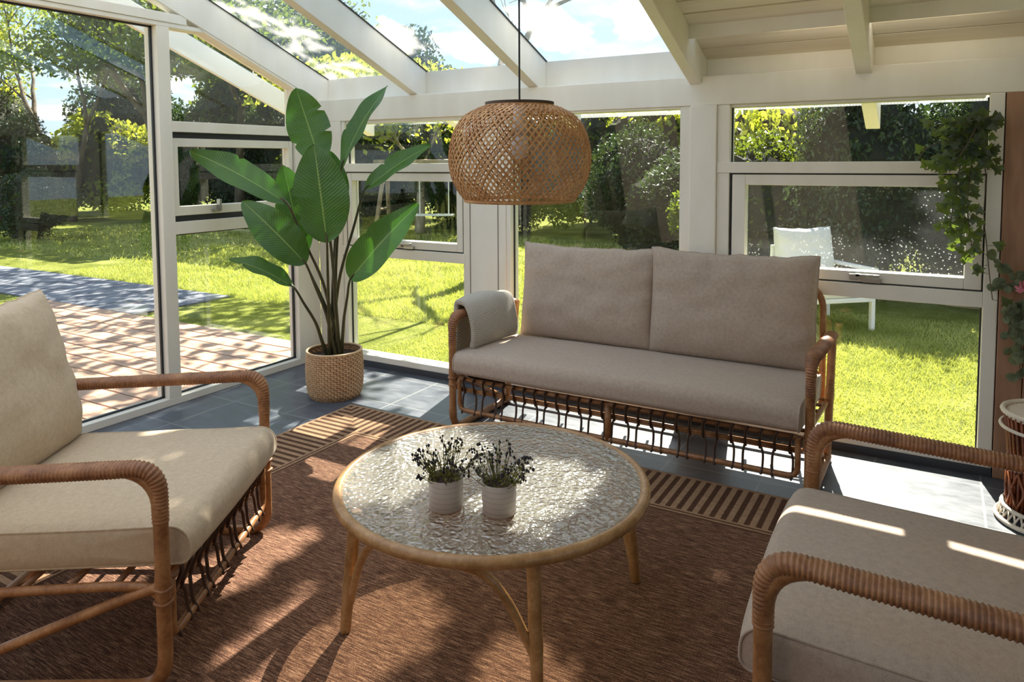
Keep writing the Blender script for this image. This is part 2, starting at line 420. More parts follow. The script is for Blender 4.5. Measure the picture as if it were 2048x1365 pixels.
def thing(name, label, cat, loc=(0, 0, 0), rz=0, group=None):
    o = bpy.data.objects.new(name, None); COL.objects.link(o); o.empty_display_size = .1
    o.location = loc; o.rotation_euler = (0, 0, rz); tag(o, label, cat, group)
    return o
def tag(o, label, cat, group=None, kind=None):
    o['label'] = label; o['category'] = cat
    if group: o['group'] = group
    if kind: o['kind'] = kind
    return o
def struct(o, label=None, cat=None):
    o['kind'] = 'structure'
    if label: o['label'] = label
    if cat: o['category'] = cat
    return o
def struct_empty(name, label, cat, loc=(0, 0, 0)):
    o = bpy.data.objects.new(name, None); COL.objects.link(o); o.location = loc
    return struct(o, label, cat)

def smooth_path(pts, n=8, closed=False):
    """Catmull-Rom through pts"""
    P = [Vector(p) for p in pts]; m = len(P); out = []
    for i in range(m if closed else m - 1):
        g = lambda k: P[k % m] if closed else P[min(max(k, 0), m - 1)]
        p0, p1, p2, p3 = g(i - 1), g(i), g(i + 1), g(i + 2)
        for k in range(n):
            t = k / n
            out.append(.5 * ((2 * p1) + (p2 - p0) * t + (2 * p0 - 5 * p1 + 4 * p2 - p3) * t * t + (3 * p1 - p0 - 3 * p2 + p3) * t ** 3))
    if not closed: out.append(P[-1])
    return out
def fillet(pts, rad, n=6):
    """polyline with rounded corners; rad per interior corner or a number"""
    P = [Vector(p) for p in pts]; out = [P[0]]
    for i in range(1, len(P) - 1):
        r = rad[i - 1] if hasattr(rad, '__len__') else rad
        a, b, c = P[i - 1], P[i], P[i + 1]; d1 = (a - b).normalized(); d2 = (c - b).normalized()
        r = min(r, (a - b).length * .49, (c - b).length * .49)
        p, q = b + d1 * r, b + d2 * r
        for k in range(n + 1):
            t = k / n; out.append((1 - t) ** 2 * p + 2 * t * (1 - t) * b + t * t * q)
    out.append(P[-1]); return out
def resample(path, step):
    P = [Vector(p) for p in path]; out = [P[0]]; acc = 0
    for a, b in zip(P[:-1], P[1:]):
        L = (b - a).length; d = step - acc
        while d <= L:
            out.append(a.lerp(b, d / L)); d += step
        acc = (acc + L) % step if L else acc
    if (out[-1] - P[-1]).length > step * .2: out.append(P[-1])
    return out

SUN_E, SKY_E, EXPO = 11.5, .86, .92
# ------------------------------------------------------------------ room shell
SL = .39
def roof_z(y): return 2.067 - SL * (y - .113)       # underside of the glazing
def raf_z(y): return 1.903 - SL * y                 # underside of the rafters
YB = -4.75; XR = 5.35
W = MAT['white']

struct(MB().box(-.12, XR, YB, .16, -.12, 0).build('floor', MAT['tiles']), 'blue grey square tile floor of the sunroom', 'floor')

b = MB()
b.box(-.1, 4.25, 0, .12, 1.745, 1.90)               # head beam
b.box(4.25, XR, 0, .12, 1.745, 1.90)
b.box(0, .228, 0, .12, .04, 1.745)                  # corner stile
b.box(1.29, 1.597, 0, .12, .04, 1.745)              # wide post
b.box(2.762, 2.904, -.012, .12, .04, 1.745)         # mid post
b.box(-.1, 4.172, .0, .12, .04, .083)               # sill
b.box(4.115, 4.172, 0, .12, .083, 1.745)            # right stile
struct(b.build('wall_back', W, bevel=.004), 'white timber window wall behind the sofa', 'wall')
b = MB()
for x in (1.33, 1.54): b.box(x, x + .004, -.002, .0, .083, 1.745)
g = b.build('seam', MAT['groove']); g.parent = bpy.data.objects['wall_back']
struct(MB().box(-.0, 4.172, -.004, .1, 0, .04).build('baseboard_back', MAT['skirt']), 'dark slate skirting under the back windows', 'skirting')

b = MB()
for i in range(12):
    x0 = 4.176 + i * .1; b.box(x0, x0 + .097, -.004, .09, 0, 1.745)
b.box(4.176, XR, .03, .1, 0, 1.745)
struct(b.build('wall_right_panel', MAT['brown_wall'], bevel=.003), 'red brown boarded wall right of the windows', 'wall')
# the house side of the room, behind and right of the camera
b = MB()
b.prism([(YB, 0), (.1, 0), (.1, .95), (YB, .95)], 0, XR, XR + .15)
b.prism([(YB, 2.15), (-.25, 2.15), (YB, roof_z(YB))], 0, XR, XR + .15)
b.prism([(YB, .95), (-3.9, .95), (-3.9, 2.15), (YB, 2.15)], 0, XR, XR + .15)
b.prism([(-1.3, .95), (.1, .95), (.1, 1.9), (0, 2.06), (-.24, 2.15), (-1.3, 2.15)], 0, XR, XR + .15)
struct(b.build('wall_right', MAT['plaster']), 'plain plastered house wall at the right end', 'wall')
b = MB()
b.box(-.12, XR, YB - .15, YB, 0, 2.15)
for x0, x1 in ((-.12, .05), (1.3, 1.4), (2.7, 2.85), (3.9, XR)): b.box(x0, x1, YB - .12, YB, 2.15, roof_z(YB) - .08)  # posts only; the unseen upper wall is left open for fill light
struct(b.build('wall_front', MAT['plaster_dk']), 'plastered house wall behind the viewer, left open high up for fill light', 'wall')

o = struct_empty('window_12', 'window added in the unseen right end wall for fill light', 'window')
b = MB();  # out-of-view window added to brighten the ceiling and frames
for a, c, d, e in ((-3.9, -3.84, .95, 2.15), (-1.36, -1.3, .95, 2.15), (-2.63, -2.57, 1.01, 2.09), (-3.84, -1.36, .95, 1.01), (-3.84, -1.36, 2.09, 2.15)): b.box(XR + .02, XR + .09, a, c, d, e)
b.build('frame', W, o)
MB().box(XR + .05, XR + .056, -3.84, -1.36, 1.01, 2.09).build('pane', MAT['pane'], o)
# rafters
RAF = [(-.065, .009, 0), (.848, .914, 0), (1.757, 1.826, 0), (2.755, 2.816, -.045), (3.566, 3.638, -.04), (4.45, 4.52, -.04)]
for i, (x0, x1, dz) in enumerate(RAF):
    b = MB()
    ye = .62
    b.prism([(ye, raf_z(ye) + dz), (YB, raf_z(YB) + dz), (YB, roof_z(YB) - .004), (ye, roof_z(ye) - .004)], 0, x0, x1)
    if dz: pass
    struct(b.build('trim_%d' % (i + 1), W, bevel=.004), 'white roof rafter number %d from the left corner' % (i + 1) if False else ['white rafter lying along the top of the left glass wall', 'white rafter sloping down between the first and second roof panes', 'white rafter sloping down beside the lamp cord', 'deep white rafter where roof glass meets boarded ceiling', 'white rafter crossing the boarded ceiling', 'white rafter beyond the right edge of the window'][i], 'rafter')
# infill boards on the beam between rafters
for i in range(5):
    x0, x1 = RAF[i][1], RAF[i + 1][0]
    zt = 2.062 if i < 3 else 2.05
    struct(MB().box(x0, x1, .113, .145, 1.90, zt).build('trim_%d' % (i + 7), W, bevel=.002),
           ['white infill board above the corner window', 'white infill board above the plant and lamp', 'white infill board right of the lamp cord', 'shaded infill board below the boarded ceiling', 'shaded infill board at the far right under the ceiling'][i], 'trim')
struct(MB().box(4.52, XR, .113, .145, 1.90, 2.05).build('trim_12', W), 'infill board beside the house wall', 'trim')

# glazed roof panels
def slab(x0, x1, ya, yb, zoff, th):
    return MB().prism([(ya, roof_z(ya) + zoff), (yb, roof_z(yb) + zoff), (yb, roof_z(yb) + zoff + th), (ya, roof_z(ya) + zoff + th)], 0, x0, x1)
for i, lab in enumerate(['translucent roof pane nearest the left glass wall', 'translucent roof pane between the second and third rafters', 'translucent roof pane beside the boarded ceiling']):
    xc = [-.03, .881, 1.79, 2.786]
    o = struct_empty('window_%d' % (i + 7), lab, 'roof pane')
    slab(xc[i], xc[i + 1], .9, YB, 0, .016).build('pane', MAT['roofpane'], o)
    gb = MB()
    for x in (RAF[i][1], RAF[i + 1][0] - .006):
        gb.prism([(.62, roof_z(.62) - .008), (YB, roof_z(YB) - .008), (YB, roof_z(YB)), (.62, roof_z(.62))], 0, x, x + .006)
    gb.build('gasket', MAT['gasket'], o)

# boarded ceiling right of the glass roof
b = MB()
P = .112
P = .1065
edges = [(.113, .006), (-.004, -.101), (-.111, -.13)]
y = -.213  # slot left open above this board to let a strip of sun in
while y > YB:
    y2 = max(y - P + (.014 if y < -.214 else .0), YB); edges.append((y, y2)); y = y2 - .012
for (ya, yb) in edges:
    for (x0, x1) in ((2.816, 3.566), (3.638, 4.45), (4.52, XR)):
        b.prism([(ya, roof_z(ya) - .067), (yb, roof_z(yb) - .067), (yb, roof_z(yb) - .05), (ya, roof_z(ya) - .05)], 0, x0, x1)
struct(b.build('ceiling', MAT['plank_cream'], bevel=.002), 'cream boarded sloping ceiling on the right', 'ceiling')
b = MB()
for ya, yb in ((-.205, YB),):
    b.prism([(ya, roof_z(ya) - .049), (yb, roof_z(yb) - .049), (yb, roof_z(yb) + .03), (ya, roof_z(ya) + .03)], 0, 2.79, XR)
o = struct_empty('window_11', 'translucent roof edge over the right window', 'roof pane')
slab(2.786, XR, .9, -.3, .012, .016).build('pane', MAT['roofpane'], o)
b.prism([(.113, roof_z(.113) - .049), (-.088, roof_z(-.088) - .049), (-.088, roof_z(-.088) - .04), (.113, roof_z(.113) - .04)], 0, 2.79, XR)
struct(b.build('roof', MAT['groove']), 'roof deck over the boarded ceiling', 'roof')
b = MB()
for (x0, x1) in ((2.816, 3.566), (3.638, 4.45), (4.52, XR)): b.box(x0, x1, -.226, -.214, roof_z(-.214) - .067 - .062, roof_z(-.214) - .05)  # lip added to screen the sun slot from the camera
struct(b.build('trim_13', W), 'batten added across the boarded ceiling to hide the sun slot', 'trim')

# ------------------------------------------------------------------ windows
GY = .06
def frame_rect(b, x0, x1, z0, z1, wl, wr, wb, wt, y0, y1):
    b.box(x0, x0 + wl, y0, y1, z0, z1); b.box(x1 - wr, x1, y0, y1, z0, z1)
    b.box(x0 + wl, x1 - wr, y0, y1, z0, z0 + wb); b.box(x0 + wl, x1 - wr, y0, y1, z1 - wt, z1)
def glass(x0, x1, z0, z1, par, mat='pane', name='pane'):
    o = MB().box(x0, x1, GY, GY + .006, z0, z1).build(name, MAT[mat], par)
    g = MB(); g.box(x0, x0 + .007, GY - .012, GY - .001, z0, z1); g.box(x1 - .007, x1, GY - .012, GY - .001, z0, z1); g.build('gasket', MAT['gasket'], o)
    return o
def hopper(par, x0, x1, z0, z1, s, hx, mat):
    b = MB(); frame_rect(b, x0, x1, z0, z1, s, s, .052, .055, .012, .085)
    sash = b.build('sash', W, par, bevel=.004)
    g = MB(); frame_rect(g, x0 - .008, x1 + .008, z0 - .008, z1 + .008, .008, .008, .008, .008, .02, .08); g.build('shadow_gap', MAT['gasket'], sash)
    MB().box(x0 + s, x1 - s, GY, GY + .006, z0 + .052, z1 - .055).build('sash_pane', MAT[mat], sash)
    h = MB(); h.box(hx - .06, hx - .02, -.006, .012, z0 + .012, z0 + .04); h.box(hx - .03, hx + .075, -.03, -.012, z0 + .03, z0 + .044); h.box(hx - .03, hx - .01, -.03, .0, z0 + .022, z0 + .044)
    h.box(hx + .0, hx + .08, -.004, .012, z0 + .0, z0 + .02)
    h.build('handle', MAT['metal'], sash, bevel=.002)

o = struct_empty('window_1', 'three part corner window behind the tall leafy plant', 'window')
b = MB()
b.box(.228, 1.29, 0, .11, 1.385, 1.443); b.box(.228, 1.29, 0, .11, .79, .854)
b.box(.228, .262, .01, .11, .083, 1.745); b.box(1.272, 1.29, .01, .11, .083, 1.745); b.box(.262, 1.272, .02, .11, 1.722, 1.745)
b.build('frame', W, o, bevel=.003)
glass(.262, 1.272, 1.443, 1.722, o); glass(.262, 1.272, .083, .79, o)
hopper(o, .27, 1.264, .862, 1.377, .046, .79, 'pane')

o = struct_empty('window_2', 'tall single pane window behind the lamp', 'window')
b = MB(); frame_rect(b, 1.597, 2.762, .083, 1.745, .03, .06, .012, .012, .008, .11); b.build('frame', W, o, bevel=.003)
glass(1.627, 2.702, .095, 1.733, o)

o = struct_empty('window_3', 'wide right window with open top light and ivy', 'window')
b = MB()
b.box(2.904, 4.115, 0, .11, 1.386, 1.443); b.box(2.904, 4.115, 0, .11, .778, .848)
b.box(2.904, 2.97, .006, .11, .083, 1.745); b.box(2.97, 4.1, .02, .11, 1.73, 1.745)
b.build('frame', W, o, bevel=.003)
glass(2.97, 4.115, 1.443, 1.73, o); glass(2.97, 4.115, .083, .778, o)
hopper(o, 2.985, 4.108, .855, 1.378, .068, 3.62, 'pane_dirty')

# left glass wall
b = MB()
b.box(-.1, 0, -.21, .0, .045, 1.99)
b.box(-.12, 0, -1.246, -1.165, .045, 2.249)
b.box(-.1, 0, YB, .0, 0, .045)
b.box(-.1, 0, YB, -.924, 2.249, 2.275); b.box(-.1, .006, YB, -1.05, 2.275, 2.33)
b.box(-.1, 0, -3.1, -3.0, .045, 2.249)
b.prism([(0, 1.90), (-.21, 1.968), (-.924, 2.249), (-1.05, 2.33), (0, 1.93)], 0, -.1, .004)
struct(b.build('wall_left', W, bevel=.003), 'white timber frame of the left glass wall', 'wall')
GX = -.066
def lglass(poly, par):
    return MB().prism(poly, 0, GX, GX + .006).build('pane', MAT['pane_left'], par)
def lgasket(y0, y1, z0, z1, par):
    g = MB()
    for a, c, d, e in ((y0, y0 + .012, z0, z1), (y1 - .012, y1, z0, z1), (y0, y1, z0, z0 + .01), (y0, y1, z1 - .01, z1)): g.box(GX + .006, GX + .02, a, c, d, e)
    g.build('gasket', MAT['gasket'], par)
o = struct_empty('door_1', 'large sliding glass panel facing the timber deck', 'glass door')
lglass([(-3.0, .045), (-1.246, .045), (-1.246, 2.249), (-3.0, 2.249)], o); lgasket(-3.0, -1.246, .045, 2.249, o)
o = struct_empty('door_2', 'second glass panel nearest the viewer', 'glass door')
lglass([(YB, .045), (-3.1, .045), (-3.1, 2.249), (YB, 2.249)], o)
o = struct_empty('window_4', 'sloping topped pane under the left rafter', 'window')
MB().box(-.1, -.002, -1.165, -.21, 1.638, 1.702).build('frame', W, o, bevel=.003)
lglass([(-1.165, 1.702), (-.21, 1.702), (-.21, 1.968), (-.924, 2.249), (-1.165, 2.249)], o)
o = struct_empty('window_5', 'narrow awning window in the left glass wall', 'window')
b = MB()
for a, c, d, e in ((-1.157, -1.12, 1.135, 1.602), (-.255, -.22, 1.135, 1.602), (-1.12, -.255, 1.135, 1.19), (-1.12, -.255, 1.552, 1.602)): b.box(-.085, -.02, a, c, d, e)
s = b.build('sash', W, o, bevel=.003)
MB().box(GX, GX + .006, -1.12, -.255, 1.19, 1.552).build('sash_pane', MAT['pane_left'], s)
b = MB(); b.box(-.02, .012, -.86, -.845, 1.15, 1.225); b.box(-.02, .004, -.90, -.84, 1.148, 1.163); b.build('handle', MAT['metal'], s, bevel=.002)
b = MB(); b.box(-.09, -.03, -1.165, -.21, 1.602, 1.638); b.box(-.09, -.03, -1.165, -.21, 1.099, 1.135); b.build('shadow_gap', MAT['gasket'], o)
o = struct_empty('window_6', 'low fixed pane in the left glass wall', 'window')
MB().box(-.1, -.002, -1.165, -.21, 1.025, 1.099).build('frame', W, o, bevel=.003)
lglass([(-1.165, .045), (-.21, .045), (-.21, 1.025), (-1.165, 1.025)], o); lgasket(-1.165, -.21, .045, 1.025, o)
o = struct_empty('window_10', 'gable pane above the left top rail', 'window')
lglass([(-1.1, 2.33), (YB, 2.33), (YB, raf_z(YB))], o)

# barge board along the outside of the left gable
b = MB(); 
b.prism([(.62, raf_z(.62) - .03), (YB, raf_z(YB) - .03), (YB, raf_z(YB) + .13), (.62, raf_z(.62) + .13)], 0, -.47, -.44)
b.box(-.47, -.40, .55, .62, raf_z(.62) - .12, raf_z(.62) + .05)
tag(b.build('barge_board', MAT['white_out'], bevel=.003), 'white barge board sloping outside the left gable panes', 'barge board', kind='structure')
slab(-.46, -.03, .9, YB, 0, .016).build('gable_overhang', MAT['roofpane']); struct(bpy.data.objects['gable_overhang'], 'translucent roof edge over the left gable', 'roof pane')
# ------------------------------------------------------------------ cushions
def rounded_box(hx, hy, hz, r, n=12, puff=0, jitter=0, seed=0):
    bm = bmesh.new(); bmesh.ops.create_cube(bm, size=2)
    bmesh.ops.subdivide_edges(bm, edges=bm.edges[:], cuts=n, use_grid_fill=True)
    H = Vector((hx, hy, hz))
    for v in bm.verts:
        p = v.co.copy()
        q = Vector([math.copysign(abs(c) ** .6, c) if abs(c) > .001 else 0 for c in p])
        full = Vector((q.x * hx, q.y * hy, p.z * hz))
        inner = Vector([max(-(h - r), min(h - r, c)) for c, h in zip(full, H)])
        d = full - inner
        pos = inner + d.normalized() * r if d.length > 1e-6 else full
        if puff:
            pos.z += math.copysign(puff, p.z) * (1 - min(1, abs(q.x)) ** 2) * (1 - min(1, abs(q.y)) ** 2) * (1 if abs(p.z) > .6 else 0)
            pos.y += math.copysign(puff * .5, p.y) * (1 - q.x ** 2) * (1 - abs(p.z)) * (1 if abs(p.y) > .9 else 0)
        if jitter: pos += Vector(noise.noise_vector(pos * 5 + Vector((seed, 0, 0)))) * jitter
        v.co = pos
    me = bpy.data.meshes.new('c'); bm.to_mesh(me); bm.free()
    return me
def mesh_part(name, me, mat, parent, smooth=True):
    me.name = name
    if not me.materials: me.materials.append(mat)
    if smooth: me.polygons.foreach_set('use_smooth', [True] * len(me.polygons))
    o = bpy.data.objects.new(name, me); COL.objects.link(o); o.parent = parent
    return o
def seat_cushion(name, w, d, h, mat, parent, loc, rotx=0):
    """box cushion: rolled front and back edges, flat boxed sides with piped seams"""
    hw, hd, hh = w / 2, d / 2, h / 2
    prof = []
    def arc(cy, cz, r, a0, a1, n=8):
        for k in range(n + 1):
            a = R(a0 + (a1 - a0) * k / n); prof.append((cy + r * math.cos(a), cz + r * math.sin(a)))
    def run(y0, y1, z, n=14):
        for k in range(1, n): prof.append((y0 + (y1 - y0) * k / n, z))
    rf, rb = .052, .035
    arc(-hd + rf, hh - rf, rf, 180, 90); run(-hd + rf, hd - rb, hh); arc(hd - rb, hh - rb, rb, 90, 0)
    arc(hd - rb, -hh + .02, .02, 0, -90); run(hd - rb, -hd + rf, -hh); arc(-hd + .03, -hh + .03, .03, 270, 180)
    nx = 44; m = len(prof); vs = []
    for i in range(nx + 1):
        x = -hw + w * i / nx; e = max(0, 1 - (x / hw) ** 2)
        for (y, z) in prof:
            q = max(0, 1 - (y / hd) ** 2)
            p = Vector((x, y - .016 * e ** .5 * (1 if y < -hd + .06 else 0), z))
            if z > 0: p.z += .022 * (e ** .4) * q ** .5 - .01 * (1 - e) * 0
            p += Vector(noise.noise_vector(Vector((x * 4 + w * 9, y * 4, z * 4)))) * .0035
            vs.append(p)
    fs = [(i * m + j, i * m + (j + 1) % m, (i + 1) * m + (j + 1) % m, (i + 1) * m + j) for i in range(nx) for j in range(m)]
    caps = []
    for i, s in ((0, -1), (nx, 1)):
        ring = [vs[i * m + j].copy() for j in range(m)]; o = len(vs); vs += ring
        c = sum(ring, Vector()) / m; inner = [c.lerp(p, .8) + Vector((s * .008, 0, 0)) for p in ring]; vs += inner; vs.append(c + Vector((s * .010, 0, 0)))
        for j in range(m):
            k = (j + 1) % m; fs.append((o + j, o + k, o + m + k, o + m + j)); fs.append((o + m + j, o + m + k, o + 2 * m))
        caps.append(ring)
    ob = MB().add(vs, fs).build(name, mat, parent, smooth=True)
    for ring in caps: MB().tube(ring, .004, 6, closed=True).build('piping', mat, ob, smooth=True)
    ob.location = loc; ob.rotation_euler = (rotx, 0, 0)
    return ob
def pillow(name, w, h, t, mat, parent, loc, lean, seed=0, rz=0):
    """back cushion: local x width, z height, y thickness; origin at bottom centre"""
    n, m = 40, 32; vs = []; fs = []
    rnd = random.Random(seed); ph = rnd.random() * 6
    def pt(i, j, s):
        u = -1 + 2 * i / n; v = -1 + 2 * j / m
        pin = 1 - .035 * (1 - abs(v) ** 3) * 0
        x = u * w / 2 * (1 - .025 * (1 - v * v)); z = (v + 1) / 2 * h + .02 * (u * u - .5) * (1 if v > 0 else .2) * max(0, v) ** 2
        k = max(0, (1 - abs(u) ** 3.2) * (1 - abs(v) ** 3.2)) ** .42
        y = s * (t / 2 * k + .006)
        y += s * .018 * math.exp(-((v + .45) / .5) ** 2) * k       # sag: belly low
        p = Vector((x, y, z))
        edge = max(0, v - .45) / .55
        wr = math.sin(u * 17 + ph + 2 * noise.noise(Vector((u * 2, v, seed)))) * .007 * edge * k
        wr += noise.noise(Vector((u * 3.1 + seed, v * 3.1, s))) * .011 * k
        side = max(0, abs(u) - .7) / .3
        wr += math.sin(v * 15 + ph) * .006 * side * k
        p.y += s * wr
        if v > .9: p.z += .010 * noise.noise(Vector((u * 4 + seed, seed, 0))) + .004 * noise.noise(Vector((u * 15, seed, 2)))
        return p
    for s in (-1, 1):
        for j in range(m + 1):
            for i in range(n + 1): vs.append(pt(i, j, s))
    N = (n + 1) * (m + 1)
    for s in (0, 1):
        for j in range(m):
            for i in range(n):
                a = s * N + j * (n + 1) + i
                fs.append((a, a + 1, a + n + 2, a + n + 1))
    ring = [i for i in range(n)] + [j * (n + 1) + n for j in range(m)] + [m * (n + 1) + i for i in range(n, 0, -1)] + [j * (n + 1) for j in range(m, 0, -1)]
    for a, b_ in zip(ring, ring[1:] + ring[:1]): fs.append((a, b_, b_ + N, a + N))
    mb = MB().add(vs, fs); o = mb.build(name, mat, parent, smooth=True)
    pg = MB().tube([(vs[a] + vs[a + N]) / 2 for a in ring], .0045, 6, closed=True)
    pg.build('piping', mat, o, smooth=True)
    o.location = loc; o.rotation_euler = (lean, 0, rz)
    return o

# ------------------------------------------------------------------ rattan seating
def wrapped(path, r, flat, side):
    p = resample(path, .0026); rad = []; fl = []
    for i in range(len(p)):
        rad.append(r * (1 + .075 * math.sin(2 * PI * i / 4)))
    f = [flat(i / (len(p) - 1)) if callable(flat) else flat for i in range(len(p))]
    return MB().tube(p, rad, 12, side=side, flat=f)
def bulge(path, r, step=.02, joints=()):
    p = resample(path, step); L = len(p)
    rad = [r * (1 + .10 * sum(math.exp(-((i - j * L) / 1.1) ** 2) for j in joints)) for i in range(L)]
    return p, rad

def rattan_seat(root, Wd, D, arm_h, back_h, n_ties, yb, lean):
    """local frame: x across, -y is the way it faces (front posts at y=0), z up"""
    hw = Wd / 2; r = .0195
    for s in (-1, 1):
        x = s * hw
        # one bent pole: floor runner, front post, arm core
        path = fillet([(x, D - .05, r), (x, 0, r), (x, 0, arm_h), (x, D + .02, arm_h - .035)], [.09, .13], 8)
        p, rad = bulge(path, r, .02, (.36, .48, .57))
        MB().tube(p, rad, 12).build('side_frame', MAT['rattan'], root, smooth=True)
        ap = fillet([(x, 0, arm_h - .15), (x, 0, arm_h), (x, D + .01, arm_h - .035)], [.13], 14)
        wrapped(ap, .0215, lambda t: .95 + .55 * min(1, max(0, (t - .08) / .2)) - .2 * max(0, (t - .6) / .4), (1, 0, 0)).build('arm_wrap', MAT['wrap'], root, smooth=True)
        # rear leg sweeping up into the back, seat side rail, diagonal brace
        MB().tube(*bulge(smooth_path([(x, D - .08, .0), (x, D - .02, .3), (x, D + .05, arm_h - .03)], 8), r, .02, (.5,)), 12).build('leg', MAT['rattan'], root, smooth=True)
        MB().tube(smooth_path([(x * .985, -.0, .24), (x * .98, .03, .285), (x * .98, .12, .30), (x * .98, D * .6, .285), (x * .985, D - .03, .28)], 8), .013, 10).build('seat_rail', MAT['rattan'], root, smooth=True)
        MB().tube(smooth_path([(x * .995, .0, .30), (x * .99, .1, .27), (x * .98, D * .72, .075), (x * .98, D - .06, .02)], 8), .0145, 10).build('brace', MAT['rattan'], root, smooth=True)
        wr = MB()
        for zz in (.30, .262): 
            q = [(x + .022 * math.cos(a), .022 * math.sin(a), zz + .002 * math.sin(3 * a)) for a in [2 * PI * k / 16 for k in range(16)]]
            wr.tube(q, .005, 6, closed=True)
        wr.build('binding', MAT['wrap'], root, smooth=True)
    MB().tube([(-hw, D - .07, .03), (hw, D - .07, .03)], .0145, 10).build('stretcher', MAT['rattan'], root, smooth=True)
    # back loop with slats
    bl = MB()
    ins = .15 if Wd > 1.2 else .03
    path = fillet([(-hw + ins, yb, .25), (-hw + ins, yb + lean, back_h), (hw - .05, yb + lean, back_h), (hw - .04, yb, .25)], .12, 8)
    bl.tube(resample(path, .02), .0165, 12).build('back_frame', MAT['rattan'], root, smooth=True)
    bl = MB(); k = max(5, int(Wd / .12))
    for i in range(1, k):
        x = -hw + .03 + (Wd - .06) * i / k
        bl.tube([(x, yb, .27), (x, yb + lean * .5, .25 + (back_h - .25) * .5), (x, yb + lean, back_h)], .008, 8)
    bl.tube([(-hw + .04, yb + lean * .25, .40), (hw - .04, yb + lean * .25, .40)], .009, 8)
    bl.build('back_slats', MAT['rattan'], root, smooth=True)
    # seat deck slats and lattice front
    sd = MB()
    for i in range(7): sd.tube([(-hw + .02, .02 + (D - .06) * i / 6, .293), (hw - .02, .02 + (D - .06) * i / 6, .293)], .009, 8)
    sd.build('seat_slats', MAT['rattan'], root, smooth=True)
    fx = hw - .045
    ap = MB().tube(resample(fillet([(-fx, .0, .30), (-fx, .0, .132), (fx, .0, .132), (fx, .0, .30)], .04, 5), .02), .0125, 10)
    ap.tube([(-fx, .0, .302), (fx, .0, .302)], .012, 10)
    if Wd > 1.2: ap.tube([(0, .0, .305), (0, .004, .125)], .017, 10)
    ap.build('apron_frame', MAT['rattan'], root, smooth=True)
    ar = MB().tube([(-fx, .018, .243), (fx, .018, .243)], .008, 8); ar.tube([(-fx, .016, .232), (fx, .016, .232)], .006, 8)
    ar.build('apron_rail', MAT['rattan'], root, smooth=True)
    for i in range(n_ties):
        x = -fx + 2 * fx * (i + .5) / n_ties
        t = MB()
        t.tube(smooth_path([(x + .012, -.014, .318), (x + .004, -.016, .30), (x - .002, .0, .262), (x - .004, .006, .238), (x - .002, .012, .222)], 4), .0062, 6)
        w = fx / n_ties * .62
        if i % 2 == 0:
            t.tube(smooth_path([(x - .002, .012, .236), (x - w * .55, .006, .205), (x - w * .6, .0, .155), (x - w * .5, -.012, .128), (x - w * .3, -.014, .118)], 4), .0055, 6)
        else:
            t.tube(smooth_path([(x - .002, .012, .236), (x + w * .55, .006, .205), (x + w * .6, .0, .155), (x + w * .5, -.012, .128), (x + w * .3, -.014, .118)], 4), .0055, 6)
        t.build('apron_tie', MAT['cane_dk'], root, smooth=True)

# sofa against the back windows
SX, SY = 2.605, -.75
sofa = thing('rattan_sofa', 'two seat rattan sofa with taupe cushions standing under the back windows', 'sofa', (SX, SY, 0))
rattan_seat(sofa, 1.79, .64, .635, .83, 28, .66, .05)
seat_cushion('seat_cushion', 1.715, .64, .108, MAT['taupe'], sofa, (0, .265, .38), R(-2))
pillow('back_cushion', .83, .545, .165, MAT['taupe'], sofa, (-.395, .588, .42), R(-6.5), 3)
pillow('back_cushion', .85, .555, .165, MAT['taupe'], sofa, (.41, .585, .42), R(-6), 8)

# left armchair
fwd = Vector((.857, .515, 0)); 
a1 = math.atan2(fwd.y, fwd.x) + PI / 2          # local -y -> fwd
F1 = Vector((1.704, -2.006, 0)); wv = Vector((.515, -.857, 0))
c1 = F1 + wv * .4285
armL = thing('rattan_armchair', 'rattan armchair with beige cushions facing the round table from the left', 'armchair', c1, a1, 'rattan armchairs')
rattan_seat(armL, .857, .80, .635, .82, 13, .86, .12)
seat_cushion('seat_cushion', .765, .76, .105, MAT['beige'], armL, (0, .325, .383), R(-2))
pillow('back_cushion', .80, .57, .2, MAT['beige'], armL, (0.0, .70, .41), R(-12), 5)
# right armchair
armR = thing('rattan_armchair', 'rattan armchair with taupe cushions cut off by the right edge in front of sofa', 'armchair', (3.632, -1.96, 0), -PI / 2 + R(1.5), 'rattan armchairs')
rattan_seat(armR, .86, .80, .635, .82, 13, .86, .12)
seat_cushion('seat_cushion', .76, .76, .105, MAT['taupe'], armR, (0.0, .325, .383), R(-2))
pillow('back_cushion', .76, .56, .2, MAT['taupe'], armR, (0, .745, .41), R(-13), 11)

# throw over the sofa's left arm
path = smooth_path([(-.055, 0, .33), (-.052, 0, .45), (-.05, 0, .6), (-.035, 0, .672), (.0, 0, .688), (.05, 0, .675), (.082, 0, .6), (.088, 0, .5), (.07, 0, .449)], 8)
vs, fs, uvs = [], [], []
ny = 34; L = len(path)
for j in range(ny + 1):
    v = j / ny
    for i, p in enumerate(path):
        u = i / (L - 1)
        y = -.675 + .44 * v + (.02 * math.sin(u * 6) if True else 0)
        q = Vector((1.71 + p.x, y, p.z))
        e = noise.noise(Vector((u * 4, v * 3, 1.3))) * .012
        hang = 1 + .28 * (1 - v) * max(0, u - .6)
        q.x += e + (.02 * v if u > .5 else -.012 * math.sin(v * 5)); q.z += .014 * math.sin(v * 3.4 + .3) * (1 if .3 < u < .75 else .3) + e * .6
        vs.append(q); uvs.append((v, u))
for j in range(ny):
    for i in range(L - 1):
        a = j * L + i; fs.append((a, a + 1, a + L + 1, a + L))
o = MB().add(vs, fs, uvs).build('throw_blanket', MAT['throw'], smooth=True, fix=False)
sm = o.modifiers.new('solid', 'SOLIDIFY'); sm.thickness = .03; sm.offset = 0
sb = o.modifiers.new('sub', 'SUBSURF'); sb.levels = 1; sb.render_levels = 1
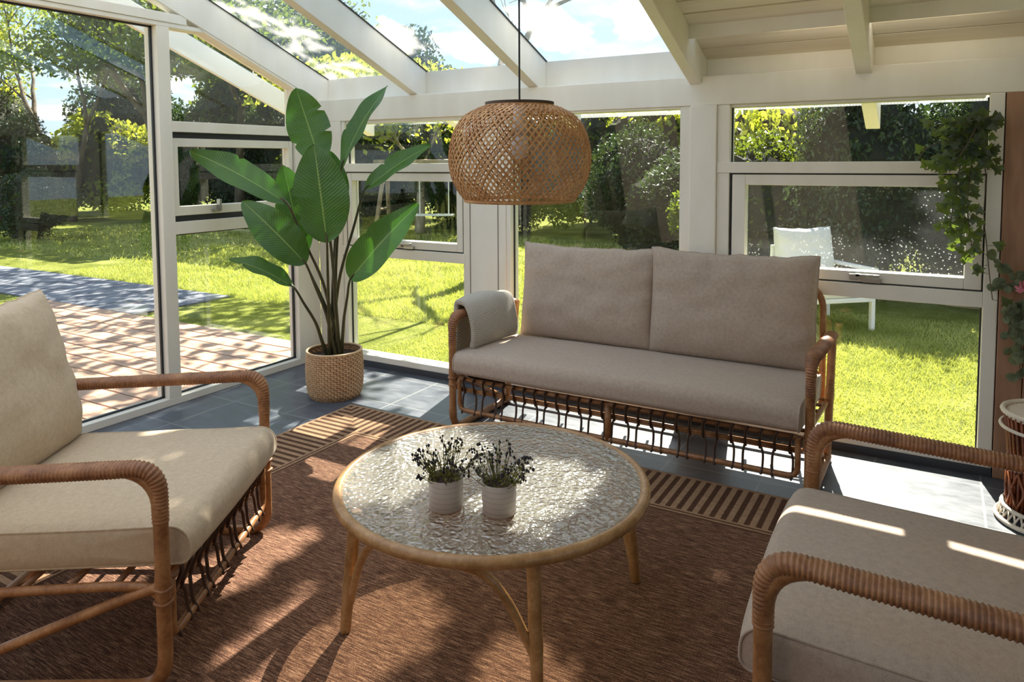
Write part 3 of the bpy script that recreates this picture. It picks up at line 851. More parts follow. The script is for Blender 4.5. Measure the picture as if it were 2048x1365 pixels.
tag(o, 'grey herringbone wool throw folded over the sofa arm next to the plant', 'blanket')

# ------------------------------------------------------------------ coffee table
TC = Vector((2.684, -1.914, 0)); TR = .497
tbl = thing('coffee_table', 'round rattan coffee table with hammered glass top on the brown rug', 'coffee table', TC)
MB().tube([(TR * math.cos(a), TR * math.sin(a), .397) for a in [2 * PI * k / 96 for k in range(96)]], .0185, 14, closed=True).build('rim', MAT['rattan_lt'], tbl, smooth=True)
MB().lathe([(TR - .012, .403), (TR - .012, .411), (0.0, .411)], 64).build('glass_top', MAT['tableglass'], tbl)
MB().tube([((TR - .02) * math.cos(a), (TR - .02) * math.sin(a), .398) for a in [2 * PI * k / 72 for k in range(72)]], .006, 8, closed=True).build('glass_bead', MAT['gasket'], tbl, smooth=True)
ang = [R(-126), R(-44), R(38), R(132)]
for k, a in enumerate(ang):
    top = Vector((.452 * math.cos(a), .452 * math.sin(a), .385)); ft = Vector((.492 * math.cos(a), .492 * math.sin(a), 0))
    p, rad = bulge([ft, top], .0195, .02, (.35,))
    n_ = len(p); rad = [q * (.86 + .14 * min(1, i / (n_ * .5))) for i, q in enumerate(rad)]
    leg = MB().tube(p, rad, 12).build('leg', MAT['rattan_lt'], tbl, smooth=True)
    MB().lathe([(.001, .0), (.019, .0), (.019, .012), (.001, .012)], 14, ft).build('foot_cap', MAT['cane_dk'], leg)
for k in (0, 2):
    a0 = ang[k]; a1_ = ang[(k + 1) % 4] + (2 * PI if k == 3 else 0)
    pts = []
    pt = lambda a, rr, z: Vector((rr * math.cos(a), rr * math.sin(a), z))
    d = a1_ - a0
    q = [pt(a0, .474, .10), pt(a0 + d * .045, .466, .175), pt(a0 + d * .11, .458, .265), pt(a0 + d * .20, .45, .335), pt(a0 + d * .32, .448, .362), pt(a0 + d * .5, .45, .368),
         pt(a0 + d * .68, .448, .362), pt(a0 + d * .80, .45, .335), pt(a0 + d * .89, .458, .265), pt(a0 + d * .955, .466, .175), pt(a1_, .474, .10)]
    MB().tube(smooth_path(q, 6), .0125, 10).build('bent_brace', MAT['rattan_lt'], tbl, smooth=True)

# little potted sprigs
def sprig_pot(loc, label, seed):
    root = thing('potted_sprig', label, 'potted plant', loc, 0, 'small potted sprigs on the table')
    MB().lathe([(.0, .0), (.046, .0), (.0495, .004), (.0515, .05), (.052, .094), (.0505, .097), (.0475, .095), (.0465, .07), (.0, .068)], 32).build('pot', MAT['ceramic'], root, smooth=True)
    MB().lathe([(.0, .086), (.0465, .082)], 24).build('soil', MAT['soil'], root)
    rnd = random.Random(seed); st = MB(); bd = MB(); lf = MB()
    for i in range(46):
        a = rnd.random() * 2 * PI; r0 = .04 * math.sqrt(rnd.random()); lean = r0 / .04 * rnd.uniform(.6, 1.45); h = rnd.uniform(.05, .125)
        b0 = Vector((r0 * math.cos(a), r0 * math.sin(a), .08)); d = Vector((math.cos(a) * lean, math.sin(a) * lean, 1)).normalized()
        p = [b0 + d * h * t + Vector((rnd.uniform(-1, 1), rnd.uniform(-1, 1), 0)) * .004 * t for t in (0, .35, .7, 1)]
        st.tube(smooth_path(p, 3), .0011, 5)
        for k in range(rnd.randint(2, 4)):
            c = p[-1] + Vector((rnd.uniform(-1, 1), rnd.uniform(-1, 1), rnd.uniform(-1.6, .4))) * .009
            s = rnd.uniform(.0035, .006)
            bd.add([c + Vector(q) * s for q in ((1, 0, 0), (0, 1, 0), (-1, 0, 0), (0, -1, 0), (0, 0, 1.2), (0, 0, -1.2))], [(0, 1, 4), (1, 2, 4), (2, 3, 4), (3, 0, 4), (1, 0, 5), (2, 1, 5), (3, 2, 5), (0, 3, 5)])
        for k in range(5):
            t = rnd.uniform(.1, .85); c = b0 + d * h * t; q = Vector((rnd.uniform(-1, 1), rnd.uniform(-1, 1), rnd.uniform(0, 1))).normalized() * rnd.uniform(.009, .016); w = q.orthogonal().normalized() * .0025
            lf.add([c, c + q * .5 + w, c + q, c + q * .5 - w], [(0, 1, 2, 3)])
    st.build('stems', MAT['sprig'], root); lf.build('leaves', MAT['sprig'], root); bd.build('buds', MAT['bud'], root)['kind'] = 'stuff'
sprig_pot((2.676, -2.165, .411), 'small stoneware pot with dark budded sprigs, left one of the pair', 4)
sprig_pot((2.832, -2.112, .411), 'small stoneware pot with dark budded sprigs, right one nearer the table middle', 9)

# ------------------------------------------------------------------ rug
o = MB().box(RUG[0], RUG[1], RUG[2], RUG[3], .0005, .011).build('rug', MAT['rug'], bevel=.003)
tag(o, 'brown flatweave rug with striped border lying on the tiles', 'rug')

# ------------------------------------------------------------------ pendant lamp
LC = Vector((2.747, -1.832, 0))
lamp = thing('pendant_lamp', 'dome shaped woven bamboo pendant lamp hanging above the coffee table', 'pendant lamp', (LC.x, LC.y, 1.325))
prof = smooth_path([(.178, 0, .0), (.205, 0, .035), (.226, 0, .09), (.231, 0, .145), (.218, 0, .215), (.185, 0, .268), (.14, 0, .296), (.108, 0, .305)], 8)
PL = [0]
for a_, b_ in zip(prof[:-1], prof[1:]): PL.append(PL[-1] + (b_ - a_).length)
def prof_at(s):
    s *= PL[-1]
    for i in range(len(prof) - 1):
        if s <= PL[i + 1] or i == len(prof) - 2:
            t = (s - PL[i]) / (PL[i + 1] - PL[i]); q = prof[i].lerp(prof[i + 1], t); d = (prof[i + 1] - prof[i]).normalized()
            return q, Vector((d.z, 0, -d.x))
N = 64
for sgn, nm in ((1, 'weave'), (-1, 'weave')):
    b = MB()
    for k in range(N):
        a0 = 2 * PI * k / N; p = []
        M_ = 26; vs = []
        for i in range(M_ + 1):
            s = i / M_; q, nr = prof_at(s)
            a = a0 + sgn * s * 1.35
            off = .0016 * math.cos(k * PI + 2 * PI * s * 11) + sgn * .0006
            rr = q.x + nr.x * off; z = q.z + nr.z * off
            hwid = .0034 / rr
            # strip tangent direction in angle/arc; widen around the circumference
            vs.append(Vector((rr * math.cos(a - hwid), rr * math.sin(a - hwid), z))); vs.append(Vector((rr * math.cos(a + hwid), rr * math.sin(a + hwid), z)))
        b.add(vs, [(2 * i, 2 * i + 1, 2 * i + 3, 2 * i + 2) for i in range(M_)])
    o = b.build(nm, MAT['cane_lt'], lamp, fix=False)
    sm = o.modifiers.new('solid', 'SOLIDIFY'); sm.thickness = .0014; sm.offset = 0
for (rr, z, t) in ((.178, .0, .006), (.108, .306, .005)):
    MB().tube([(rr * math.cos(a), rr * math.sin(a), z) for a in [2 * PI * k / 64 for k in range(64)]], t, 8, closed=True).build('rim', MAT['cane_lt'], lamp, smooth=True)
MB().lathe([(.108, .304), (.112, .304), (.112, .318), (.108, .318)], 48, close=True).build('top_ring', MAT['cane_dk'], lamp)
b = MB()
for a in (0, PI / 3, 2 * PI / 3): b.tube([(.107 * math.cos(a), .107 * math.sin(a), .308), (-.107 * math.cos(a), -.107 * math.sin(a), .308)], .0022, 6)
b.build('spider', MAT['metal'], lamp)
MB().lathe([(.0, .315), (.02, .312), (.022, .26), (.026, .235), (.026, .222), (.0, .22)], 20).build('socket', MAT['lamp_int'], lamp, smooth=True)
MB().lathe([(.0, .222), (.014, .22), (.028, .19), (.031, .165), (.024, .142), (.0, .132)], 20).build('bulb', MAT['lamp_int'], lamp, smooth=True)
ztop = raf_z(LC.y) - .045 - 1.325
MB().tube([(0, 0, .315), (0, 0, ztop - .012), (.02, 0, ztop - .004)], .0032, 8).build('cord', MAT['cord'], lamp)
MB().lathe([(.0, -.02), (.025, -.02), (.03, -.004), (.03, 0), (0, 0)], 20, (.038, 0, ztop)).build('canopy', MAT['white_out'], lamp, smooth=True)
# ------------------------------------------------------------------ tall potted plant
PC = Vector((.703, -.593, 0))
plant = thing('potted_plant', 'tall broad leaved plant in a woven basket standing in the window corner', 'plant', PC)
b = MB(); prof_b = [(.150, .0), (.166, .03), (.174, .10), (.176, .17), (.173, .24), (.168, .285)]
nrow, nseg = 22, 150; vs = []
def bprof(z):
    for (r0, z0), (r1, z1) in zip(prof_b[:-1], prof_b[1:]):
        if z <= z1 + 1e-9: return r0 + (r1 - r0) * (z - z0) / (z1 - z0)
    return prof_b[-1][0]
for j in range(nrow * 3 + 1):
    z = .285 * j / (nrow * 3)
    for k in range(nseg):
        a = 2 * PI * k / nseg
        r = bprof(z) + .0035 * math.sin(k * PI * 2 / 5 + (PI if (j // 3) % 2 else 0)) * abs(math.sin(PI * j / 3)) ** .5
        vs.append((r * math.cos(a), r * math.sin(a), z))
fs = []
for j in range(nrow * 3):
    for k in range(nseg): l = (k + 1) % nseg; fs.append((j * nseg + k, j * nseg + l, (j + 1) * nseg + l, (j + 1) * nseg + k))
b.add(vs, fs); b.lathe([(0, .002), (.15, .002)], 40)
bask = b.build('basket', MAT['seagrass'], plant, smooth=True, fix=False)
MB().tube([(.166 * math.cos(a), .166 * math.sin(a), .288) for a in [2 * PI * k / 60 for k in range(60)]], .007, 8, closed=True).build('rim', MAT['seagrass_rim'], bask, smooth=True)
MB().lathe([(0, .255), (.10, .25), (.168, .243)], 40).build('soil', MAT['soil'], plant)

def leaf_mesh(base, tip, width, face, arch=.0, fold=.12, seed=0, wave=.012, belly=.55, tears=0):
    """blade from base to tip; face = direction the upper side looks"""
    base, tip, face = Vector(base), Vector(tip), Vector(face).normalized()
    ax = tip - base; L = ax.length; axn = ax.normalized()
    side = axn.cross(face).normalized(); nrm = side.cross(axn).normalized()
    n, m = 36, 12; vs = []; uvs = []
    rnd = random.Random(seed); tr = [(rnd.uniform(.25, .8), rnd.choice((-1, 1))) for _ in range(tears)]
    for i in range(n + 1):
        t = i / n
        c = base + ax * t + nrm * (arch * L * (math.sin(PI * t)))
        w = width / 2 * (math.sin(PI * min(1, t ** (math.log(.5) / math.log(belly)))) ** .62) * (1 - .12 * t)
        if t < .04: w = max(w, .004)
        for j in range(m + 1):
            u = -1 + 2 * j / m; e = abs(u)
            ww = w
            for (tt, s) in tr:
                if u * s > .25 and abs(t - tt) < .02: ww *= 1 - .35 * (1 - abs(t - tt) / .02)
            off = fold * w * (e ** 1.3) * 1.2 + wave * math.sin(t * 15 + seed + u) * e ** 2 + .004 * math.sin(t * 60) * e * (1 - e)
            vs.append(c + side * (u * ww) + nrm * off); uvs.append((.5 + u / 2, t))
    fs = [(i * (m + 1) + j, i * (m + 1) + j + 1, (i + 1) * (m + 1) + j + 1, (i + 1) * (m + 1) + j) for i in range(n) for j in range(m)]
    return vs, fs, uvs
tocam = Vector((.72, -.68, .15))
D0 = 4.47
# base px, tip px, depth offsets, width m, facing, arch, fold
LV = [
 ((642, 330), (592, 176), .02, .02, .275, tocam + Vector((-.2, 0, .1)), -.04, .16, .5),
 ((683, 335), (775, 172), .06, .08, .20, tocam + Vector((-.9, -.2, .1)), .05, .25, .5),
 ((654, 486), (628, 288), -.10, -.08, .345, tocam, .03, .10, .46),
 ((575, 408), (378, 302), .0, .05, .21, tocam + Vector((.1, 0, .5)), .06, .22, .5),
 ((728, 382), (862, 290), .05, .12, .15, tocam + Vector((-.2, 0, .7)), .05, .3, .5),
 ((612, 528), (484, 402), -.06, -.12, .25, tocam + Vector((.1, 0, .2)), .07, .16, .45),
 ((606, 515), (566, 330), .12, .15, .25, tocam + Vector((.3, .2, 0)), .02, .12, .5),
 ((588, 575), (458, 518), -.02, -.05, .15, tocam + Vector((0, 0, 1.6)), .06, .3, .5),
 ((700, 560), (838, 408), -.08, -.04, .24, tocam + Vector((-.2, 0, .35)), .06, .28, .4),
 ((672, 440), (655, 300), .16, .18, .24, tocam + Vector((-.5, .3, 0)), .03, .14, .5),
]
for i, (pb, pt_, d0, d1, w, face, arch, fold, belly) in enumerate(LV):
    B = at(*pb, D0 + d0); T = at(*pt_, D0 + d1)
    vs, fs, uvs = leaf_mesh(B - PC, T - PC, w, face, arch, fold, i * 3 + 1, .008, belly, 3 if i in (0, 2) else 1)
    lf = MB().add(vs, fs, uvs).build('leaf', MAT['bigleaf'], plant, smooth=True, fix=False)
    ang_ = i * 2.4; root_ = Vector((.045 * math.cos(ang_), .045 * math.sin(ang_), .25))
    Bl = B - PC; ctrl = root_.lerp(Bl, .5); ctrl.x = root_.x + (Bl.x - root_.x) * .36; ctrl.y = root_.y + (Bl.y - root_.y) * .36
    ctrl = ctrl
    p = [root_, root_.lerp(ctrl, .5), ctrl, Bl.lerp(ctrl, .45), Bl, Bl + (T - B) * .12]
    p = smooth_path(p, 6); k = len(p)
    st = MB().tube(p, [.0125 * (1 - .62 * q / k) for q in range(k)], 8).build('stalk', MAT['stem_green'], plant, smooth=True)

# ------------------------------------------------------------------ ivy on the right window
ivy = thing('hanging_ivy', 'trailing ivy hanging over the upper right corner of the right window', 'ivy', (4.09, -.03, 1.66))
IO = Vector((4.09, -.03, 1.66))
def ivy_leaf(mb, c, size, face, rot, rnd):
    face = Vector(face).normalized(); u = face.orthogonal().normalized(); u = Quaternion(face, rot) @ u; w = face.cross(u)
    star = [(0, -.08), (.30, -.30), (.36, -.02), (.62, .08), (.34, .26), (.26, .42), (.0, .82), (-.26, .42), (-.34, .26), (-.62, .08), (-.36, -.02), (-.30, -.30)]
    pts = [c + (u * x + w * y) * size + face * (-.12 * size * (x * x + y * y)) for x, y in star]
    n = len(pts); mid = c + w * (.12 * size) + face * (.05 * size)
    mb.add([mid] + pts, [(0, i + 1, (i + 1) % n + 1) for i in range(n)])
rnd = random.Random(7); sm_, lm_ = MB(), MB()
def ivc(px, py, y): return onp(px, py, 1, y) - IO
strands = [[(1968, 245), (1966, 300), (1972, 360), (1968, 430), (1974, 500), (1980, 560), (1985, 600)],
           [(1965, 245), (1925, 275), (1885, 285), (1855, 295), (1835, 320)],
           [(1960, 245), (1930, 300), (1915, 360), (1905, 420), (1898, 465)],
           [(1966, 250), (1945, 320), (1935, 400), (1940, 470), (1948, 515)],
           [(1960, 240), (1900, 245), (1870, 262)], [(1968, 240), (1985, 232), (1998, 240)], [(1958, 245), (1920, 310), (1880, 330), (1850, 340)]]
for k, s in enumerate(strands):
    yy = -.05 - .016 * k
    p = smooth_path([ivc(x, y, yy - .012 * j) for j, (x, y) in enumerate(s)], 6)
    sm_.tube(p, .0022, 6)
    dens = [2.1, 3, 4.2, 4.0, 3, 2, 3][k]
    for q in resample(p, .03 if k else .042):
        for _ in range(rnd.randint(1, 2) if k else 1):
            if rnd.random() < dens / 4.4:
                off = Vector((rnd.uniform(-1, 1), rnd.uniform(-1, .3), rnd.uniform(-.8, .6))) * (.045 if k else .02)
                if k == 0: off.x = .055 * (1 if rnd.random() < .72 else -.7)
                c = q + off
                sm_.tube([q, q.lerp(c, .6) + Vector((0, -.004, .004)), c], .0011, 5)
                ivy_leaf(lm_, c, rnd.uniform(.038, .054), (rnd.uniform(-.5, .5), -1, rnd.uniform(-.2, .6)), rnd.uniform(2.2, 4.2), rnd)
for (x0, x1, y0, y1, n) in ((1890, 1985, 240, 335, 90), (1885, 1955, 330, 430, 26), (1895, 1965, 440, 500, 18)):
    for _ in range(n): ivy_leaf(lm_, ivc(rnd.uniform(x0, x1), rnd.uniform(y0, y1), -.04 - rnd.random() * .1), rnd.uniform(.034, .05), (rnd.uniform(-.6, .6), -1, rnd.uniform(-.2, .6)), rnd.uniform(2.2, 4.2), rnd)
sm_.build('stems', MAT['bark'], ivy); lm_.build('leaves', MAT['ivy'], ivy, fix=False)
MB().tube([(-.01, .03, -.0), (-.01, -.035, -.0), (-.01, -.04, .012)], .003, 6).build('hook', MAT['metal'], ivy)

# ------------------------------------------------------------------ dried flower bunch on the brown wall
fo = Vector((4.27, -.02, 1.0))
fl = thing('flower_bunch', 'dried eucalyptus and pink flower bunch hanging on the red brown wall', 'flower bunch', fo)
sm_, lm_ = MB(), MB(); rnd = random.Random(12)
def rleaf(mb, c, size, face, rot, asp=.8):
    face = Vector(face).normalized(); u = Quaternion(face, rot) @ face.orthogonal().normalized(); w = face.cross(u)
    pts = [c + (u * (asp * .5 * math.cos(a)) + w * (.5 * math.sin(a) + .5)) * size + face * (-.15 * size * math.cos(a) ** 2) for a in [2 * PI * k / 12 for k in range(12)]]
    mb.add(pts, [tuple(range(12))])
tips = [((2040, 560), (1985, 520)), ((2040, 565), (1990, 582)), ((2042, 600), (2015, 665)), ((2044, 610), (2030, 700)), ((2046, 600), (2038, 760)), ((2050, 560), (2075, 640)), ((2052, 560), (2080, 540)), ((2044, 600), (2008, 632))]
for (a, c) in tips:
    A = onp(*a, 1, -.045) - fo; Cc = onp(*c, 1, -.07) - fo
    p = smooth_path([A, A.lerp(Cc, .5) + Vector((.0, -.02, .015)), Cc], 8); sm_.tube(p, .0018, 5)
    for q in resample(p, .035)[1:]:
        for s in (-1, 1):
            rleaf(lm_, q, rnd.uniform(.03, .055), (rnd.uniform(-.5, .5), -1, rnd.uniform(-.3, .5)), rnd.uniform(0, 6.28))
sm_.build('stems', MAT['bark'], fl); lm_.build('leaves', MAT['eucalyptus'], fl, fix=False)
pm = MB(); fc = onp(2050, 578, 1, -.10) - fo
for k in range(26):
    a = k * 2.4; el = .15 + .9 * (k / 26); r_ = .016 + .018 * (1 - k / 26)
    d = Vector((math.cos(a) * math.cos(el), -math.sin(el), math.sin(a) * math.cos(el)))
    rleaf(pm, fc + d * .006, r_ * 1.6, d.cross(Vector((.3, 1, .2))), a, .6)
pm.build('flower', MAT['petal'], fl, fix=False)
MB().tube([(0.02, .022, -.0), (.02, -.03, .0)], .003, 6).build('hook', MAT['metal'], fl)

# ------------------------------------------------------------------ wicker stand at the right edge
bc = Vector((4.345, -.40, 0))
bs = thing('wicker_stand', 'tall red brown wicker plant stand with pale rims by the brown wall', 'plant stand', bc)
b = MB()
for k in range(40):
    a = 2 * PI * k / 40
    b.tube([(.135 * math.cos(a), .135 * math.sin(a), .05), (.14 * math.cos(a + .05), .14 * math.sin(a + .05), .25), (.158 * math.cos(a), .158 * math.sin(a), .44)], .0055, 6)
b.lathe([(.128, .05), (.132, .25), (.15, .43)], 40)
b.build('woven_side', MAT['red_cane'], bs, smooth=True)
b = MB()
for k in range(14):
    a = 2 * PI * k / 14
    for s in (-1, 1): b.tube([((.146 + .006 * 0) * math.cos(a + s * .22 * (2 * t - 1)), .146 * math.sin(a + s * .22 * (2 * t - 1)), .07 + .14 * t) for t in (0, .5, 1)], .005, 6)
b.build('cross_canes', MAT['red_cane'], bs, smooth=True)
b = MB()
ring = lambda r, z, t: b.tube([(r * math.cos(a), r * math.sin(a), z) for a in [2 * PI * k / 48 for k in range(48)]], t, 8, closed=True)
ring(.166, .445, .010); ring(.172, .385, .007); b.build('top_rim', MAT['cane_white'], bs, smooth=True)
b = MB(); ring(.158, .06, .008); ring(.176, .012, .010)
for k in range(36):
    a = 2 * PI * k / 36; b.tube([(.158 * math.cos(a), .158 * math.sin(a), .06), (.176 * math.cos(a + .12), .176 * math.sin(a + .12), .012)], .004, 6); b.tube([(.158 * math.cos(a), .158 * math.sin(a), .06), (.176 * math.cos(a - .12), .176 * math.sin(a - .12), .012)], .004, 6)
b.build('base_rim', MAT['cane_white'], bs, smooth=True)
MB().lathe([(0, .425), (.16, .425), (.16, .44), (0, .44)], 40).build('tray', MAT['cane_white'], bs)

# ------------------------------------------------------------------ garden
GZ = -.12
b = MB(); b.add([(-45, -25, GZ), (30, -25, GZ), (30, 45, GZ), (-45, 45, GZ)], [(0, 1, 2, 3)])
struct(b.build('lawn', MAT['lawn'], fix=False), 'mown sunny lawn around the sunroom', 'lawn')
b = MB(); y = .5
while y > -4.9:
    b.box(-4.7, -.125, y - .184, y, -.105, -.08); y -= .2
dk = b.build('deck', MAT['deck'], bevel=.004); MB().box(-4.7, -.125, -4.9, .5, -.119, -.106).build('shade_sheet', MAT['deck_under'], dk)  # dark sheet added for the shade between the boards
tag(dk, 'terrace of oiled larch boards outside the left glass wall', 'deck', kind='structure')
b = MB()
rp = random.Random(3)
for i in range(15):
    for j in range(3): b.box(-9.2 + i * .4, -8.81 + i * .4, .56 + j * .4, .95 + j * .4, -.119, -.098 + rp.uniform(-.003, .003))
tag(b.build('path', MAT['path'], bevel=.004), 'grey paving slabs between deck and lawn', 'path', kind='structure')

# grass blades
rs = np.random.RandomState(5)
def blades(n, x0, x1, y0, y1, h, w):
    x = rs.uniform(x0, x1, n); y = rs.uniform(y0, y1, n)
    k = ~((x < -.05) & (y < 1.75) & (x > -9.3) & (y > -5)) & ~((x > -.3) & (y < .2))
    x, y = x[k], y[k]; n = len(x); a = rs.uniform(0, 2 * np.pi, n); hh = h * rs.uniform(.5, 1.3, n); l = rs.normal(0, .5, (n, 2)) * h
    V = np.zeros((n, 3, 3))
    V[:, 0] = np.c_[x - np.cos(a) * w, y - np.sin(a) * w, np.full(n, GZ)]
    V[:, 1] = np.c_[x + np.cos(a) * w, y + np.sin(a) * w, np.full(n, GZ)]
    V[:, 2] = np.c_[x + l[:, 0], y + l[:, 1], GZ + hh]
    return V
V = np.concatenate([blades(120000, -3.5, 5.2, .2, 4.2, .036, .0032), blades(60000, -7, -.0, 1.2, 6, .042, .005), blades(16000, -14, 0, 3, 9, .06, .013)])
def np_mesh(name, V, mat):
    """V: n x k x 3 polygons"""
    n, k = V.shape[:2]; me = bpy.data.meshes.new(name)
    me.vertices.add(n * k); me.vertices.foreach_set('co', V.reshape(-1).astype(np.float32))
    me.loops.add(n * k); me.loops.foreach_set('vertex_index', np.arange(n * k, dtype=np.int32))
    me.polygons.add(n); me.polygons.foreach_set('loop_start', np.arange(0, n * k, k, dtype=np.int32)); me.polygons.foreach_set('loop_total', np.full(n, k, dtype=np.int32))
    me.update(calc_edges=True); me.materials.append(mat); return me
def link(name, me, parent=None):
    o = bpy.data.objects.new(name, me); COL.objects.link(o)
    if parent: o.parent = parent
    return o
tag(link('grass', np_mesh('grass', V, MAT['grass'])), 'short sunlit grass blades growing over the lawn', 'grass', kind='stuff')

def leaf_quads(c, size, asp=.5, droop=.3):
    """diamond leaves at centres c (n x 3)"""
    n = len(c); d = rs.normal(0, 1, (n, 3)); d[:, 2] -= droop; d /= np.linalg.norm(d, axis=1)[:, None]
    q = rs.normal(0, 1, (n, 3)); w = np.cross(d, q); w /= np.linalg.norm(w, axis=1)[:, None]
    s = size * rs.uniform(.6, 1.3, n)[:, None]
    return np.stack([c - d * s * .5, c + w * s * asp * .5, c + d * s * .5, c - w * s * asp * .5], 1)
def blob(n, rx, ry, rz, lumps=9, shell=.55):
    """points on lumpy ellipsoid volume standing on z=0"""
    L = rs.normal(0, 1, (lumps, 3)); L /= np.linalg.norm(L, axis=1)[:, None]; L *= .55
    i = rs.randint(0, lumps + 3, n); base = np.where((i < lumps)[:, None], L[np.minimum(i, lumps - 1)], 0)
    d = rs.normal(0, 1, (n, 3)); d /= np.linalg.norm(d, axis=1)[:, None]; r = np.where(i < lumps, .45, .75) * (shell + (1 - shell) * rs.rand(n)) 
    p = base + d * r[:, None]
    p = p * np.array([rx, ry, rz]) + np.array([0, 0, rz * .92]); p[:, 2] = np.abs(p[:, 2])
    return p
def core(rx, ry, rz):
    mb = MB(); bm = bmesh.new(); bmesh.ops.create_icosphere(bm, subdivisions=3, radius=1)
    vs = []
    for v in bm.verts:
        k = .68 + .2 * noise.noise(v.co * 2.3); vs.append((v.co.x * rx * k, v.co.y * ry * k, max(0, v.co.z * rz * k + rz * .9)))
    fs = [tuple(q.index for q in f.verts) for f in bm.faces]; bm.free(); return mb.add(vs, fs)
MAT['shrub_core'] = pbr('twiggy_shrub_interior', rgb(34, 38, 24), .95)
protos = {}
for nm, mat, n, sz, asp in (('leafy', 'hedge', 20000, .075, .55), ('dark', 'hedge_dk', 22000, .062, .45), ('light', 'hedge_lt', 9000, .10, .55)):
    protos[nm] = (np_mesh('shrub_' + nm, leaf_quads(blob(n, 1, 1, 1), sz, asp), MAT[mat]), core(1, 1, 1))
cores = {}
def shrub(kind, x, y, rx, ry, rz, label, first={}):
    root = thing('shrub', label, 'shrub', (x, y, GZ), random.Random(x * 7 + y).uniform(0, 6.28), 'garden shrubs behind the lawn')
    o = link('foliage', protos[kind][0], root); o.scale = (rx, ry, rz)
    if kind not in cores: cores[kind] = None
    if cores[kind] is None:
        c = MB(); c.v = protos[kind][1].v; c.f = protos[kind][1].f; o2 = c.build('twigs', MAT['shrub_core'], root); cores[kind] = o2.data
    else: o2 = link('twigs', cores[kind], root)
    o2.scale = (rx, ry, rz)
    return root
# kind, x, y, rx, ry, rz, label
SH = [
 ('dark', 6.6, 5.4, 1.6, 1.1, 1.6, 'dark bush beyond the brown wall, outermost on the right'),
 ('dark', 4.7, 5.4, 1.4, 1.0, 1.5, 'dark bush behind the ivy end of the right window'),
 ('dark', 4.2, 6.5, 1.4, 1.0, 1.3, 'dark bush filling the gap behind the ivy'),
 ('dark', 3.2, 5.5, 1.2, 1.0, 1.45, 'dark bush in the middle of the right window'),
 ('leafy', 1.9, 5.6, 1.1, .9, 1.05, 'leafy bush at the left end of the right window'),
 ('dark', .7, 6.6, 1.2, 1.0, .95, 'dark bush behind the mid post'),
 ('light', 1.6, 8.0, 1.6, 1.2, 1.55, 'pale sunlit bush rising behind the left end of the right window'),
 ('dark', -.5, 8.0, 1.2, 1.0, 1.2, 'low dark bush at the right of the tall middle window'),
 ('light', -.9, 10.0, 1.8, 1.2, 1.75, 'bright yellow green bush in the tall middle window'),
 ('leafy', -2.6, 10.4, 1.5, 1.1, 1.6, 'leafy bush seen beside the lamp in the middle window'),
 ('dark', -4.2, 10.2, 1.6, 1.1, 1.6, 'dark bush behind the wide post'),
 ('dark', -6.0, 10.4, 1.7, 1.2, 1.7, 'dark bush behind the garden swing'),
 ('dark', -7.9, 10.1, 1.7, 1.2, 1.7, 'dark bush left of the garden swing'),
 ('leafy', -9.7, 10.2, 1.7, 1.2, 1.7, 'leafy bush behind the plant stalks in the left panes'),
 ('dark', -11.5, 10.6, 1.7, 1.2, 1.8, 'dark bush behind the awning window'),
 ('dark', -13.3, 10.4, 1.7, 1.2, 1.7, 'dark bush just left of the left wall post'),
 ('dark', -15.1, 9.8, 1.8, 1.2, 1.7, 'dark bush in the middle of the sliding glass panel'),
 ('light', -16.8, 8.5, 1.7, 1.2, 1.75, 'leafy bush left of centre in the sliding glass panel'),  # pale leaf kind chosen to give this bush a sunlit look
 ('dark', -17.6, 6.6, 1.7, 1.2, 1.6, 'dark rounded bush near the left picture edge'),
 ('dark', -12.4, 4.2, 1.1, .9, .8, 'low near bush at the left edge beyond the paving'),
 ('leafy', -18.4, 4.4, 1.8, 1.3, 1.8, 'leafy bush at the far left of the garden'),
 ('dark', 5.2, 8.2, 2.2, 1.3, 2.0, 'tall dark hedge shrub behind the ivy'),
 ('dark', -3.2, 13.4, 2.4, 1.4, 1.7, 'tall hedge shrub far behind the lamp'),
 ('leafy', -6.6, 13.6, 2.4, 1.4, 1.8, 'tall hedge shrub far behind the swing'),
 ('dark', -10.0, 13.6, 2.4, 1.4, 3.0, 'tall hedge shrub far behind the tall indoor plant'),
 ('dark', -13.2, 13.6, 2.6, 1.4, 3.2, 'tall hedge shrub far behind the sloping pane'),
 ('leafy', -16.4, 13.0, 2.6, 1.4, 2.9, 'tall hedge shrub far beyond the left wall post'),
 ('dark', -19.6, 11.0, 2.6, 1.6, 2.6, 'tall hedge shrub farthest away in the sliding glass panel'),
 ('dark', -22.0, 7.8, 2.6, 1.8, 2.5, 'tall hedge shrub farthest left of all'),
]
for s in SH: shrub(*s)

